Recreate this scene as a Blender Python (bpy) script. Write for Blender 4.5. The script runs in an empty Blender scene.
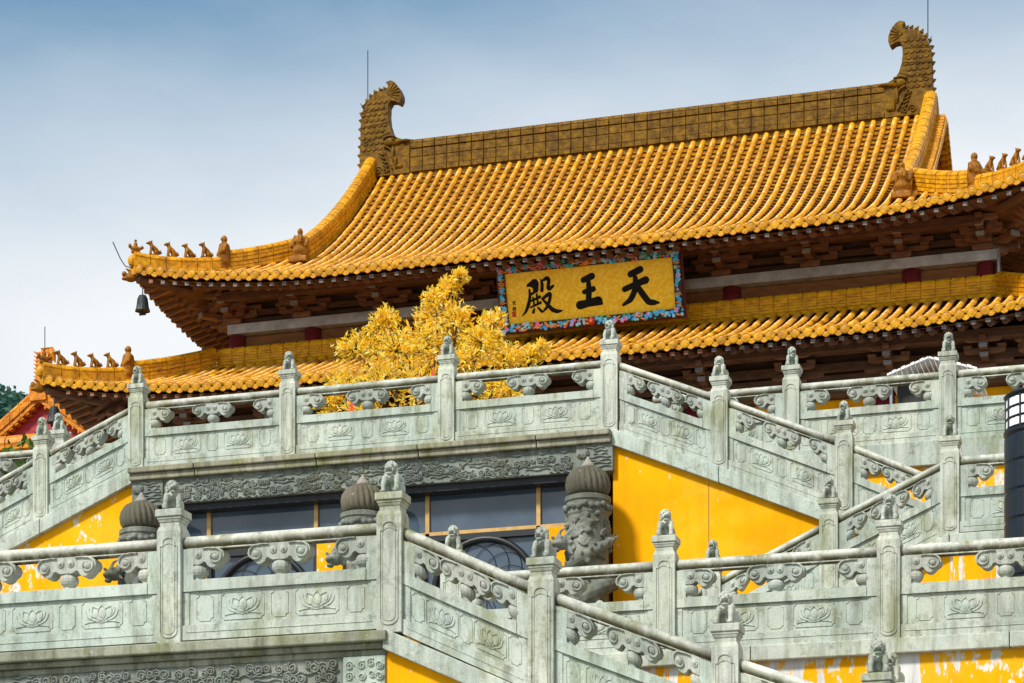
import bpy, bmesh, math, random
from mathutils import Vector, Matrix, noise as mnoise
R = math.radians
C = bpy.context.scene.collection
SC = bpy.context.scene
random.seed(7)

# ------------------------------------------------------------------ camera
PHI = R(16.75)
cam = bpy.data.cameras.new('camera')
cam_o = bpy.data.objects.new('camera', cam); C.objects.link(cam_o)
cam_o.location = (0, 0, 1.6)
cam_o.rotation_euler = (R(90), 0, PHI)
cam.sensor_width = 36; cam.lens = 2500 / 1024 * 36
cam.shift_y = (1123 - 341.5) / 1024
cam.clip_start = .5; cam.clip_end = 3000
SC.camera = cam_o

# ------------------------------------------------------------------ light
SUN_EL, SUN_AZ = 46, 206          # azimuth, clockwise from +Y
w = bpy.data.worlds.new('World'); SC.world = w; w.use_nodes = True
N = w.node_tree.nodes; L = w.node_tree.links; N.clear()
out = N.new('ShaderNodeOutputWorld'); bg = N.new('ShaderNodeBackground')
sky = N.new('ShaderNodeTexSky'); sky.sky_type = 'NISHITA'; sky.sun_disc = False
sky.sun_elevation = R(SUN_EL); sky.sun_rotation = R(SUN_AZ)
sky.dust_density = .6; sky.air_density = 1.3; sky.ozone_density = 1.6
tc = N.new('ShaderNodeTexCoord')
mp = N.new('ShaderNodeMapping'); mp.inputs['Scale'].default_value = (2.2, 2.2, 5.5); mp.inputs['Location'].default_value = (.35, .1, .2)
L.new(tc.outputs['Generated'], mp.inputs['Vector'])
nz = N.new('ShaderNodeTexNoise'); nz.inputs['Scale'].default_value = 2.0; nz.inputs['Detail'].default_value = 7; nz.inputs['Roughness'].default_value = .55
L.new(mp.outputs['Vector'], nz.inputs['Vector'])
sep = N.new('ShaderNodeSeparateXYZ'); L.new(tc.outputs['Generated'], sep.inputs[0])
mr = N.new('ShaderNodeMapRange'); mr.interpolation_type = 'SMOOTHSTEP'   # cloud bank thick towards the horizon
mr.inputs['From Min'].default_value = .28; mr.inputs['From Max'].default_value = .45
mr.inputs['To Min'].default_value = 1.2; mr.inputs['To Max'].default_value = .06
L.new(sep.outputs['Z'], mr.inputs['Value'])
na = N.new('ShaderNodeMath'); na.operation = 'MULTIPLY_ADD'; na.inputs[1].default_value = .75; na.inputs[2].default_value = -.375
L.new(nz.outputs['Fac'], na.inputs[0])
xa = N.new('ShaderNodeMath'); xa.operation = 'MULTIPLY_ADD'; xa.inputs[1].default_value = .95; xa.inputs[2].default_value = .24
L.new(sep.outputs['X'], xa.inputs[0])          # thinner cloud to the left
ad = N.new('ShaderNodeMath'); ad.operation = 'ADD'; L.new(mr.outputs[0], ad.inputs[0]); L.new(na.outputs[0], ad.inputs[1])
ad2 = N.new('ShaderNodeMath'); ad2.operation = 'ADD'; ad2.use_clamp = True; 
mo = N.new('ShaderNodeMapRange'); mo.interpolation_type = 'SMOOTHSTEP'       # unseen bright cloud overhead, added for top light
mo.inputs['From Min'].default_value = .46; mo.inputs['From Max'].default_value = .75; mo.inputs['To Max'].default_value = .30
L.new(sep.outputs['Z'], mo.inputs['Value'])
a3 = N.new('ShaderNodeMath'); a3.operation = 'ADD'; L.new(ad.outputs[0], a3.inputs[0]); L.new(mo.outputs[0], a3.inputs[1])
L.new(a3.outputs[0], ad2.inputs[0]); L.new(xa.outputs[0], ad2.inputs[1])
mx = N.new('ShaderNodeMix'); mx.data_type = 'RGBA'
tn = N.new('ShaderNodeMix'); tn.data_type = 'RGBA'; tn.blend_type = 'MULTIPLY'; tn.inputs[0].default_value = 1; tn.inputs[7].default_value = (.30, .62, .70, 1); L.new(sky.outputs[0], tn.inputs[6])
L.new(ad2.outputs[0], mx.inputs[0]); L.new(tn.outputs[2], mx.inputs[6]); mx.inputs[7].default_value = (5.55, 5.75, 5.9, 1)
L.new(mx.outputs[2], bg.inputs['Color']); bg.inputs['Strength'].default_value = .10
L.new(bg.outputs[0], out.inputs['Surface'])

sun = bpy.data.lights.new('sun', 'SUN'); sun.energy = 3.1; sun.angle = R(9); sun.color = (1, .95, .87)
so = bpy.data.objects.new('sun', sun); C.objects.link(so)
az, el = R(SUN_AZ), R(SUN_EL)
sd = Vector((math.sin(az) * math.cos(el), math.cos(az) * math.cos(el), math.sin(el)))
so.rotation_euler = sd.to_track_quat('Z', 'Y').to_euler(); so.location = (0, -20, 60)
SC.view_settings.view_transform = 'Standard'; SC.view_settings.look = 'None'
SC.view_settings.exposure = 0.72; SC.view_settings.gamma = 1; SC.view_settings.use_curve_mapping = False
SC.cycles.max_bounces = 6

# ------------------------------------------------------------------ materials
M = {}
def nt(name, rough=.6, spec=.5):
    m = bpy.data.materials.new(name); m.use_nodes = True
    n = m.node_tree.nodes; l = m.node_tree.links
    b = n['Principled BSDF']; b.inputs['Roughness'].default_value = rough
    b.inputs['Specular IOR Level'].default_value = spec
    g = n.new('ShaderNodeNewGeometry')
    M[name] = m
    return m, n, l, b, g
def noise(n, l, vec, scale, detail=5, rough=.55, mscale=None):
    t = n.new('ShaderNodeTexNoise'); t.inputs['Scale'].default_value = scale
    t.inputs['Detail'].default_value = detail; t.inputs['Roughness'].default_value = rough
    if mscale:
        mm = n.new('ShaderNodeMapping'); mm.inputs['Scale'].default_value = mscale
        l.new(vec, mm.inputs['Vector']); vec = mm.outputs[0]
    l.new(vec, t.inputs['Vector']); return t.outputs['Fac']
def ramp(n, l, fac, stops, const=False):
    r = n.new('ShaderNodeValToRGB'); e = r.color_ramp.elements
    while len(e) < len(stops): e.new(.5)
    for k, (p, c) in enumerate(stops):
        e[k].position = p; e[k].color = (*c, 1) if len(c) == 3 else c
    l.new(fac, r.inputs[0]); return r.outputs[0]
def g1(v): return (v, v, v)
def mix(n, l, fac, a, b, mode='MIX'):
    m = n.new('ShaderNodeMix'); m.data_type = 'RGBA'; m.blend_type = mode
    for i, v in ((0, fac), (6, a), (7, b)):
        if isinstance(v, (int, float)): m.inputs[i].default_value = v
        elif isinstance(v, tuple): m.inputs[i].default_value = (*v, 1)
        else: l.new(v, m.inputs[i])
    return m.outputs[2]
def mul(n, l, a, b):
    m = n.new('ShaderNodeMath'); m.operation = 'MULTIPLY'
    for i, v in ((0, a), (1, b)):
        if isinstance(v, (int, float)): m.inputs[i].default_value = v
        else: l.new(v, m.inputs[i])
    return m.outputs[0]
def bump(n, l, b, h, s, d=.02):
    k = n.new('ShaderNodeBump'); k.inputs['Strength'].default_value = s; k.inputs['Distance'].default_value = d
    l.new(h, k.inputs['Height']); l.new(k.outputs[0], b.inputs['Normal'])

def stone(name, ca, cb, cc, moss=.5, streak=.55, rough=.75, under=.0):
    m, n, l, b, g = nt(name, rough, .3)
    P = g.outputs['Position']
    oi = n.new('ShaderNodeObjectInfo')
    sz = n.new('ShaderNodeSeparateXYZ'); l.new(g.outputs['Normal'], sz.inputs[0])
    base = ramp(n, l, noise(n, l, P, 1.1, 7, .62), [(.30, ca), (.5, cb), (.70, cc)])
    tint = ramp(n, l, oi.outputs['Random'], [(0, (.90, .93, .92)), (.35, (1.0, 1.0, .97)), (.7, (.95, 1.02, 1.0)), (1, (1.06, 1.02, .95))])
    base = mix(n, l, 1.0, base, tint, 'MULTIPLY')
    blue = ramp(n, l, noise(n, l, P, 2.1, 4, .5, (1, 1, .6)), [(.52, g1(0)), (.66, g1(1))])
    base = mix(n, l, mul(n, l, blue, .45), base, (cb[0] * .86, cb[1] * .95, cb[2] * 1.0))
    sp = ramp(n, l, noise(n, l, P, 95, 3, .7), [(.34, g1(.80)), (.62, g1(1.07))])
    base = mix(n, l, 1.0, base, sp, 'MULTIPLY')
    st = ramp(n, l, noise(n, l, P, 3.2, 7, .7, (2.4, 2.4, .30)), [(.47, g1(0)), (.70, g1(1))])
    base = mix(n, l, mul(n, l, st, streak), base, (.085, .085, .055))
    dirt = ramp(n, l, noise(n, l, P, 7, 7, .75), [(.54, g1(0)), (.68, g1(1))])
    base = mix(n, l, mul(n, l, dirt, .62), base, (.10, .105, .07))
    lich = ramp(n, l, noise(n, l, P, 12, 5, .7), [(.61, g1(0)), (.70, g1(1))])
    base = mix(n, l, mul(n, l, lich, .4), base, (.58, .59, .53))
    up = ramp(n, l, sz.outputs['Z'], [(.1, g1(.55)), (.75, g1(1))])
    ms = ramp(n, l, noise(n, l, P, 1.7, 8, .72, (1.6, 1.6, .55)), [(.53, g1(0)), (.62, g1(1))])
    base = mix(n, l, mul(n, l, mul(n, l, ms, up), moss), base, (.135, .145, .022))
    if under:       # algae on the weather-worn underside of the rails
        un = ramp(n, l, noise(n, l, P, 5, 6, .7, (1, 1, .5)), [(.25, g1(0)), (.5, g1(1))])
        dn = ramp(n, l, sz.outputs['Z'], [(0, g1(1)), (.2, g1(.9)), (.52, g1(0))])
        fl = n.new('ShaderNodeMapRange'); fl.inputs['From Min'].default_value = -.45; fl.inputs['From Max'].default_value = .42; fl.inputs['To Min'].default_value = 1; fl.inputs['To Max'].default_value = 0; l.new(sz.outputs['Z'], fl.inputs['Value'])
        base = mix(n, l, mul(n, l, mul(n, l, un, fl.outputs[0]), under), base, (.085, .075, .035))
    l.new(base, b.inputs['Base Color'])
    bump(n, l, b, noise(n, l, P, 42, 6, .7), .45, .010)
    return m
stone('stone', (.33, .37, .325), (.455, .495, .44), (.57, .60, .535), .8, .6)
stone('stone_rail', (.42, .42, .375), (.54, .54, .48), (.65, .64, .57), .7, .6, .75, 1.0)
stone('stone_post', (.36, .375, .315), (.49, .505, .435), (.62, .62, .545), .9, .65)
stone('stone_bracket', (.27, .285, .255), (.39, .405, .365), (.50, .51, .46), .4, .6)
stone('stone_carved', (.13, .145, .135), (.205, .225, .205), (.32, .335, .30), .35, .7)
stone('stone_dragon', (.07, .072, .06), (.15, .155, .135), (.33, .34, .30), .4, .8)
stone('stone_cornice', (.17, .16, .11), (.27, .26, .195), (.42, .40, .33), 1.0, .95)
stone('stone_lion', (.27, .285, .25), (.42, .44, .39), (.57, .58, .52), .6, .55)
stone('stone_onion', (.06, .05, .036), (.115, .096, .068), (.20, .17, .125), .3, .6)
stone('stone_cap', (.25, .22, .19), (.33, .30, .27), (.42, .39, .36), .1, .3)
stone('paving', (.24, .24, .22), (.30, .30, .28), (.36, .36, .34), .5, .2)

def plaster(name, peel, chips=.925):
    m, n, l, b, g = nt(name, .85, .08); P = g.outputs['Position']
    y = ramp(n, l, noise(n, l, P, 1.1, 6, .6), [(.25, (.76, .305, .002)), (.5, (.86, .375, .002)), (.75, (.90, .43, .004))])
    y = mix(n, l, mul(n, l, ramp(n, l, noise(n, l, P, 2, 5, .6, (3, 3, .25)), [(.47, g1(0)), (.72, g1(1))]), .45), y, (.62, .25, .004))
    y = mix(n, l, mul(n, l, ramp(n, l, noise(n, l, P, .7, 7, .7), [(.5, g1(0)), (.62, g1(1))]), .22), y, (.90, .56, .06))
    big = noise(n, l, P, .55, 3, .5)
    chipn = noise(n, l, P, 5.5, 6, .62, (1.5, 1.5, .8))
    a = n.new('ShaderNodeMath'); a.operation = 'MULTIPLY_ADD'; a.inputs[1].default_value = .55; l.new(big, a.inputs[0]); l.new(chipn, a.inputs[2])
    chip = ramp(n, l, a.outputs[0], [(chips, g1(0)), (chips + .015, g1(1))])
    y = mix(n, l, chip, y, ramp(n, l, noise(n, l, P, 14, 3), [(.3, (.50, .47, .40)), (.7, (.74, .72, .66))]))
    if peel:
        s1 = noise(n, l, P, 2.3, 5, .62, (1.7, 1.7, .10))
        s2 = noise(n, l, P, 9, 6, .68, (1.3, 1.3, .22))
        a2 = n.new('ShaderNodeMath'); a2.operation = 'MULTIPLY_ADD'; a2.inputs[1].default_value = .42; l.new(s2, a2.inputs[0]); l.new(s1, a2.inputs[2])
        pm = ramp(n, l, a2.outputs[0], [(.735, g1(0)), (.765, g1(1))])
        und = ramp(n, l, noise(n, l, P, 3, 6, .7, (2, 2, .3)), [(.3, (.34, .31, .29)), (.5, (.62, .60, .58)), (.75, (.76, .74, .72))])
        y = mix(n, l, pm, y, und)
    l.new(y, b.inputs['Base Color']); bump(n, l, b, noise(n, l, P, 16, 5, .6), .18, .01)
plaster('yellow_plaster', False); plaster('yellow_chipped', False, .875); plaster('yellow_peeling', True, .89)

def glaze(name, a, bb, c, rough=.32, grime=.45, spec=.5):
    m, n, l, b, g = nt(name, rough, spec); P = g.outputs['Position']
    base = ramp(n, l, noise(n, l, P, 7, 5, .65), [(.28, a), (.5, bb), (.72, c)])
    base = mix(n, l, ramp(n, l, noise(n, l, P, 1.4, 5, .6), [(.35, g1(.0)), (.75, g1(.5))]), base, a)
    wt = ramp(n, l, noise(n, l, P, 2.4, 7, .72, (2.0, .45, .6)), [(.46, g1(0)), (.66, g1(1))])
    base = mix(n, l, mul(n, l, wt, grime), base, (a[0] * .55, a[1] * .5, a[2]))
    pt = ramp(n, l, noise(n, l, P, 6.5, 2, .5, (1, 2.4, 2.4)), [(.36, g1(.72)), (.5, g1(1)), (.66, g1(1.12))])
    base = mix(n, l, 1.0, base, pt, 'MULTIPLY')
    gr = ramp(n, l, noise(n, l, P, 22, 4, .7), [(.56, g1(0)), (.70, g1(1))])
    base = mix(n, l, mul(n, l, gr, grime), base, (a[0] * .28, a[1] * .28, a[2] * .5))
    l.new(base, b.inputs['Base Color'])
    rr = ramp(n, l, noise(n, l, P, 11, 3), [(.3, g1(rough - .08)), (.7, g1(rough + .2))]); l.new(rr, b.inputs['Roughness'])
    bump(n, l, b, noise(n, l, P, 26, 4, .6), .25, .01)
glaze('glaze', (.50, .19, .002), (.77, .35, .003), (.92, .50, .012), .32, .5, .42)
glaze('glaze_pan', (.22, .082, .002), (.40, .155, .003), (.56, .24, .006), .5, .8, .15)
glaze('glaze_disc', (.42, .17, .002), (.62, .29, .003), (.78, .41, .010), .4, .6, .25)
glaze('glaze_amber', (.085, .039, .001), (.175, .085, .002), (.28, .148, .003), .5, .7, .12)
glaze('glaze_ridge', (.46, .185, .002), (.66, .30, .003), (.82, .42, .010), .45, .6, .25)
glaze('glaze_wall', (.72, .34, .003), (.86, .46, .005), (.94, .56, .02), .45, .12, .3)
glaze('glaze_orange', (.46, .14, .004), (.66, .225, .006), (.80, .33, .010), .45, .6, .25)
glaze('glaze_figure', (.17, .06, .002), (.29, .11, .003), (.43, .185, .008), .5, .6, .2)

def wood(name, a, bb, c, rough=.6):
    m, n, l, b, g = nt(name, rough, .35); P = g.outputs['Position']
    base = ramp(n, l, noise(n, l, P, 3.5, 6, .62, (1, 1, 5)), [(.3, a), (.5, bb), (.74, c)])
    l.new(base, b.inputs['Base Color']); bump(n, l, b, noise(n, l, P, 14, 5, .6, (1, 1, 4)), .25, .01)
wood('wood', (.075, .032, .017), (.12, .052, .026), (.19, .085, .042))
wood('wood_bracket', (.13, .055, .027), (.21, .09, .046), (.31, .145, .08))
wood('wood_panel', (.17, .065, .018), (.24, .095, .026), (.31, .135, .04))
wood('red_lacquer', (.13, .012, .02), (.18, .018, .028), (.24, .03, .04), .45)
wood('barge_red', (.26, .012, .02), (.36, .02, .03), (.44, .03, .04), .5)
wood('rafter_grey', (.10, .07, .06), (.15, .115, .105), (.21, .17, .16))
wood('grey_paint', (.20, .21, .23), (.28, .29, .31), (.36, .37, .39), .5)

def plain(name, col, rough=.5, metal=0, var=.18, sc=8, spec=.5):
    m, n, l, b, g = nt(name, rough, spec); b.inputs['Metallic'].default_value = metal
    P = g.outputs['Position']
    base = ramp(n, l, noise(n, l, P, sc, 4, .6), [(.3, tuple(c * (1 - var) for c in col)), (.7, tuple(min(1, c * (1 + var)) for c in col))])
    l.new(base, b.inputs['Base Color']); return m
plain('galvanised', (.36, .37, .40), .42, .55, .3, 5)
plain('ledge_face', (.46, .48, .53), .5, .1, .3, 4)
plain('gold_frame', (.50, .30, .10), .4, .3)
plain('black_metal', (.012, .013, .016), .45, .2)
plain('lamp_black', (.008, .010, .016), .38, .1, .35, 30)
plain('bronze', (.010, .016, .017), .6, .2)
plain('steel_rod', (.06, .06, .065), .5, .6)
plain('sign_back', (.12, .01, .01), .5)
plain('sign_black', (.012, .010, .012), .5)
plain('ink', (.004, .004, .005), .6, 0, .2, 8, .2)
plain('seal_red', (.55, .05, .01), .6)
plain('flower_blue', (.05, .42, .90), .4); plain('flower_orange', (.60, .20, .03), .4)
plain('flower_pink', (.90, .18, .45), .4); plain('flower_teal', (.03, .42, .36), .4)
plain('flower_pale', (.25, .62, .85), .4); plain('jewel_red', (.42, .015, .02), .3)
plain('white_sheet', (.84, .82, .82), .5); plain('dark_void', (.02, .018, .018), .8)
plain('ribbon_red', (.70, .015, .01), .6); plain('bark', (.09, .05, .03), .85)
plain('white_wash', (.70, .68, .64), .7)
m, n, l, b, g = nt('sign_gold', .42, .4)
v = n.new('ShaderNodeTexWave'); v.wave_type = 'RINGS'; v.inputs['Scale'].default_value = 1.6; v.inputs['Distortion'].default_value = 22; v.inputs['Detail'].default_value = 4; v.inputs['Detail Scale'].default_value = 2.4
l.new(g.outputs['Position'], v.inputs['Vector'])
l.new(ramp(n, l, v.outputs['Fac'], [(.15, (.90, .54, .012)), (.5, (.95, .61, .018)), (.72, (.95, .56, .015)), (.95, (.97, .69, .06))]), b.inputs['Base Color'])
plain('riser_shade', (.03, .014, .005), .9, 0, .4, 20, .1)  # near-black for the pan risers: shadow of each step painted in
# glass in front of a dark room: opaque glossy dark panes
m, n, l, b, g = nt('window_glass', .04, .6)
l.new(ramp(n, l, noise(n, l, g.outputs['Position'], .8, 4), [(.3, (.03, .05, .078)), (.7, (.095, .13, .175))]), b.inputs['Base Color'])
b.inputs['IOR'].default_value = 1.5
bump(n, l, b, noise(n, l, g.outputs['Position'], .9, 2), .05, .02)
m, n, l, b, g = nt('lantern_glass', .3, .5)
b.inputs['Base Color'].default_value = (.86, .87, .88, 1)
def leafmat(name, stops, trans):
    m, n, l, b, g = nt(name, .5, .3)
    oi = n.new('ShaderNodeNewGeometry')
    col = ramp(n, l, oi.outputs['Random Per Island'], stops)
    l.new(col, b.inputs['Base Color'])
    t = n.new('ShaderNodeBsdfTranslucent'); l.new(col, t.inputs['Color'])
    ms = n.new('ShaderNodeMixShader'); ms.inputs[0].default_value = trans
    l.new(b.outputs[0], ms.inputs[1]); l.new(t.outputs[0], ms.inputs[2])
    l.new(ms.outputs[0], n['Material Output'].inputs['Surface'])
leafmat('leaf_gold', [(0, (.99, .52, .01)), (.25, (.99, .66, .02)), (.6, (.99, .78, .06)), (1, (.99, .93, .42))], .5)
leafmat('leaf_green', [(0, (.05, .10, .015)), (.6, (.10, .17, .03)), (1, (.17, .22, .05))], .3)
leafmat('leaf_hill', [(0, (.02, .075, .06)), (.5, (.035, .115, .085)), (1, (.07, .16, .10))], .3)
m, n, l, b, g = nt('soil', .9, .2)
l.new(ramp(n, l, noise(n, l, g.outputs['Position'], .4, 6), [(.3, (.05, .06, .03)), (.7, (.11, .11, .06))]), b.inputs['Base Color'])

# ------------------------------------------------------------------ mesh helper
WL = {}          # world location of each placed object
class MB:
    def __init__(s): s.v = []; s.f = []; s.mi = {}; s.extra = []
    def add(s, vs, fs):
        o = len(s.v); s.v.extend([tuple(p) for p in vs]); s.f.extend([tuple(i + o for i in f) for f in fs])
    def lim(s, x0, x1, y0, y1, z0, z1):
        s.add([(x0, y0, z0), (x1, y0, z0), (x1, y1, z0), (x0, y1, z0), (x0, y0, z1), (x1, y0, z1), (x1, y1, z1), (x0, y1, z1)],
              [(0, 3, 2, 1), (4, 5, 6, 7), (0, 1, 5, 4), (1, 2, 6, 5), (2, 3, 7, 6), (3, 0, 4, 7)])
    def box(s, c, d, top=1.0):
        x, y, z = c; a, b, h = d[0] / 2, d[1] / 2, d[2] / 2
        s.add([(x - a, y - b, z - h), (x + a, y - b, z - h), (x + a, y + b, z - h), (x - a, y + b, z - h),
               (x - a * top, y - b * top, z + h), (x + a * top, y - b * top, z + h), (x + a * top, y + b * top, z + h), (x - a * top, y + b * top, z + h)],
              [(0, 3, 2, 1), (4, 5, 6, 7), (0, 1, 5, 4), (1, 2, 6, 5), (2, 3, 7, 6), (3, 0, 4, 7)])
    def hexa(s, a):       # eight corners, bottom 4 then top 4
        s.add(a, [(0, 3, 2, 1), (4, 5, 6, 7), (0, 1, 5, 4), (1, 2, 6, 5), (2, 3, 7, 6), (3, 0, 4, 7)])
    def prism(s, pts, y0, y1):      # outline in x,z, counter-clockwise seen from -y
        n = len(pts)
        s.add([(x, y0, z) for x, z in pts] + [(x, y1, z) for x, z in pts],
              [tuple(range(n)), tuple(range(2 * n - 1, n - 1, -1))] + [(i, n + i, n + (i + 1) % n, (i + 1) % n) for i in range(n)])
    def prismx(s, pts, x0, x1):     # outline in y,z
        n = len(pts)
        s.add([(x0, y, z) for y, z in pts] + [(x1, y, z) for y, z in pts],
              [tuple(range(n - 1, -1, -1)), tuple(range(n, 2 * n))] + [(i, (i + 1) % n, n + (i + 1) % n, n + i) for i in range(n)])
    def tube(s, pts, rad, n=8, cap=True, squash=1.0, up=None):
        pts = [Vector(p) for p in pts]; m = len(pts)
        if not isinstance(rad, (list, tuple)): rad = [rad] * m
        o = len(s.v); u = Vector(up or (0, 0, 1))
        for i, p in enumerate(pts):
            t = (pts[min(i + 1, m - 1)] - pts[max(i - 1, 0)]).normalized()
            a = t.cross(u)
            if a.length < .05: a = t.cross(Vector((0, 1, .01)))
            a.normalize(); b = a.cross(t)
            for k in range(n):
                q = 2 * math.pi * k / n
                s.v.append(tuple(p + a * (rad[i] * math.cos(q)) + b * (rad[i] * squash * math.sin(q))))
        for i in range(m - 1):
            for k in range(n):
                s.f.append((o + i * n + k, o + i * n + (k + 1) % n, o + (i + 1) * n + (k + 1) % n, o + (i + 1) * n + k))
        if cap: s.f.append(tuple(o + k for k in range(n - 1, -1, -1))); s.f.append(tuple(o + (m - 1) * n + k for k in range(n)))
    def ell(s, c, r, nu=10, nv=7, rot=None):
        o = len(s.v); c = Vector(c)
        if not isinstance(r, (list, tuple)): r = (r, r, r)
        def put(x, y, z):
            p = Vector((x * r[0], y * r[1], z * r[2]))
            if rot: p = rot @ p
            s.v.append(tuple(c + p))
        put(0, 0, -1)
        for j in range(1, nv):
            a = -math.pi / 2 + math.pi * j / nv
            for i in range(nu):
                q = 2 * math.pi * i / nu; put(math.cos(a) * math.cos(q), math.cos(a) * math.sin(q), math.sin(a))
        put(0, 0, 1); e = len(s.v) - 1
        for i in range(nu):
            s.f.append((o, o + 1 + (i + 1) % nu, o + 1 + i))
            for j in range(nv - 2):
                a = o + 1 + j * nu
                s.f.append((a + i, a + (i + 1) % nu, a + nu + (i + 1) % nu, a + nu + i))
            s.f.append((e - nu + i, e - nu + (i + 1) % nu, e))
    def lathe(s, prof, n=20, c=(0, 0, 0), wob=None):
        o = len(s.v)
        for k, (r, z) in enumerate(prof):
            for i in range(n):
                q = 2 * math.pi * i / n; rr = r * (wob(q, k) if wob else 1)
                s.v.append((c[0] + rr * math.cos(q), c[1] + rr * math.sin(q), c[2] + z))
        m = len(prof)
        for k in range(m - 1):
            for i in range(n):
                s.f.append((o + k * n + i, o + k * n + (i + 1) % n, o + (k + 1) * n + (i + 1) % n, o + (k + 1) * n + i))
        s.f.append(tuple(o + i for i in range(n - 1, -1, -1))); s.f.append(tuple(o + (m - 1) * n + i for i in range(n)))
    def ridge2d(s, pts, w, h, y, closed=False, taper=False):      # raised carved line on a face looking to -y
        n = len(pts); o = len(s.v)
        for i, (x, z) in enumerate(pts):
            if closed: a, b = pts[i - 1], pts[(i + 1) % n]
            else: a, b = pts[max(0, i - 1)], pts[min(n - 1, i + 1)]
            dx, dz = b[0] - a[0], b[1] - a[1]; q = math.hypot(dx, dz) or 1
            k = (1 - .85 * abs(2 * i / (n - 1) - 1) ** 2) if taper else 1
            nx, nzz = -dz / q * w * k / 2, dx / q * w * k / 2
            s.v += [(x + nx, y + .004, z + nzz), (x + nx * .5, y - h, z + nzz * .5), (x - nx * .5, y - h, z - nzz * .5), (x - nx, y + .004, z - nzz)]
        for i in range(n if closed else n - 1):
            a = o + 4 * i; b = o + 4 * ((i + 1) % n)
            for k in range(3): s.f.append((a + k, a + k + 1, b + k + 1, b + k))
    def shear(s, m): s.v = [(x, y, z + m * x) for x, y, z in s.v]
    def mesh(s, name, mat, smooth=False):
        me = bpy.data.meshes.new(name); me.from_pydata(s.v, [], s.f)
        if mat: me.materials.append(M[mat] if isinstance(mat, str) else mat)
        if smooth: me.polygons.foreach_set('use_smooth', [True] * len(me.polygons))
        for e in s.extra: me.materials.append(M[e])
        for fi, k in s.mi.items():
            if fi < len(me.polygons): me.polygons[fi].material_index = k
        me.update(); return me
def place(name, me, parent=None, loc=(0, 0, 0), bevel=0):
    o = bpy.data.objects.new(name, me); C.objects.link(o)
    loc = Vector(loc); WL[o] = loc
    if parent: o.parent = parent; o.location = loc - WL[parent]
    else: o.location = loc
    if bevel:
        b = o.modifiers.new('bevel', 'BEVEL'); b.width = bevel; b.segments = 2; b.limit_method = 'ANGLE'; b.angle_limit = R(50)
    return o
def obj(name, mb, mat, parent=None, loc=None, smooth=False, bevel=0):
    """mesh given in world coordinates; its origin is put at loc (default: the parent's origin)"""
    lo = Vector(loc) if loc is not None else (WL[parent] if parent else Vector((0, 0, 0)))
    if lo.length: mb.v = [(x - lo.x, y - lo.y, z - lo.z) for x, y, z in mb.v]
    return place(name, mb.mesh(name, mat, smooth), parent, lo, bevel)
def tag(o, label, cat, group=None):
    o['label'] = label; o['category'] = cat
    if group: o['group'] = group
    return o
def thing(name, loc, label, cat, group=None):
    o = bpy.data.objects.new(name, None); C.objects.link(o); o.location = loc; WL[o] = Vector(loc); o.empty_display_size = .2
    return tag(o, label, cat, group)
def struct(name, mb, mat, bevel=0):
    o = obj(name, mb, mat, bevel=bevel); o['kind'] = 'structure'; return o
def remesh(mb, voxel, mat, name):
    me = mb.mesh('tmp', None); o = bpy.data.objects.new('tmp', me); C.objects.link(o)
    r = o.modifiers.new('r', 'REMESH'); r.mode = 'VOXEL'; r.voxel_size = voxel
    sm = o.modifiers.new('s', 'SMOOTH'); sm.iterations = 1; sm.factor = .35
    dg = bpy.context.evaluated_depsgraph_get(); dg.update()
    res = bpy.data.meshes.new_from_object(o.evaluated_get(dg)); res.name = name
    bpy.data.objects.remove(o); bpy.data.meshes.remove(me)
    res.materials.clear(); res.materials.append(M[mat])
    res.polygons.foreach_set('use_smooth', [True] * len(res.polygons)); return res
def arc(cx, cz, r, a0, a1, n=10, rz=None):
    return [(cx + r * math.cos(R(a0 + (a1 - a0) * i / n)), cz + (rz or r) * math.sin(R(a0 + (a1 - a0) * i / n))) for i in range(n + 1)]
def rrect(x0, x1, z0, z1, r, n=4):
    p = []
    for cx, cz, a in ((x1 - r, z1 - r, 0), (x0 + r, z1 - r, 90), (x0 + r, z0 + r, 180), (x1 - r, z0 + r, 270)): p += arc(cx, cz, r, a, a + 90, n)
    return p
def notched(x0, x1, z0, z1, r, n=4):      # rectangle with concave corners
    p = []
    for cx, cz, a in ((x1, z1, 270), (x0, z1, 360), (x0, z0, 90), (x1, z0, 180)): p += arc(cx, cz, r, a, a - 90, n)
    return p
def spiral(cx, cz, r, turns=1.6, a0=0, d=1, n=16):
    return [(cx + r * (1 - .82 * i / n) * math.cos(a0 + d * turns * 2 * math.pi * i / n), cz + r * (1 - .82 * i / n) * math.sin(a0 + d * turns * 2 * math.pi * i / n)) for i in range(n + 1)]

# ------------------------------------------------------------------ setting: ground, terraces, stairs
ZL, ZU, ZLAND = 6.11, 11.26, 9.15        # lower terrace, upper terrace, stair landing
g = MB(); g.add([(-900, -400, 0), (900, -400, 0), (900, 1400, 0), (-900, 1400, 0)], [(0, 1, 2, 3)]); struct('ground', g, 'soil')
g = MB(); g.add([(-40, -20, .02), (30, -20, .02), (30, 24, .02), (-40, 24, .02)], [(0, 1, 2, 3)]); struct('forecourt_paving', g, 'paving')
g = MB(); g.lim(-38, 16, 26.5, 36, 3, 6.64); g.lim(-16.9, -7.75, 21.85, 26.5, 3, ZL - .024); struct('lower_terrace', g, 'paving')
g = MB(); g.lim(-20, -4, 28.2, 34.2, 6.7, 6.95); g.lim(-19.7, -4.3, 27.9, 28.2, 6.7, 6.83); struct('inner_court', g, 'paving')
g = MB(); g.lim(-45, 16, 36.0, 66, 4, ZU - .02); g.lim(-15.9, -8.9, 34.3, 36.0, ZU - .3, ZU - .024); struct('upper_terrace', g, 'paving')
g = MB(); g.lim(-3.9, 12, 32.5, 35.9, ZL, ZLAND - .02); struct('stair_landing', g, 'paving')
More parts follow.
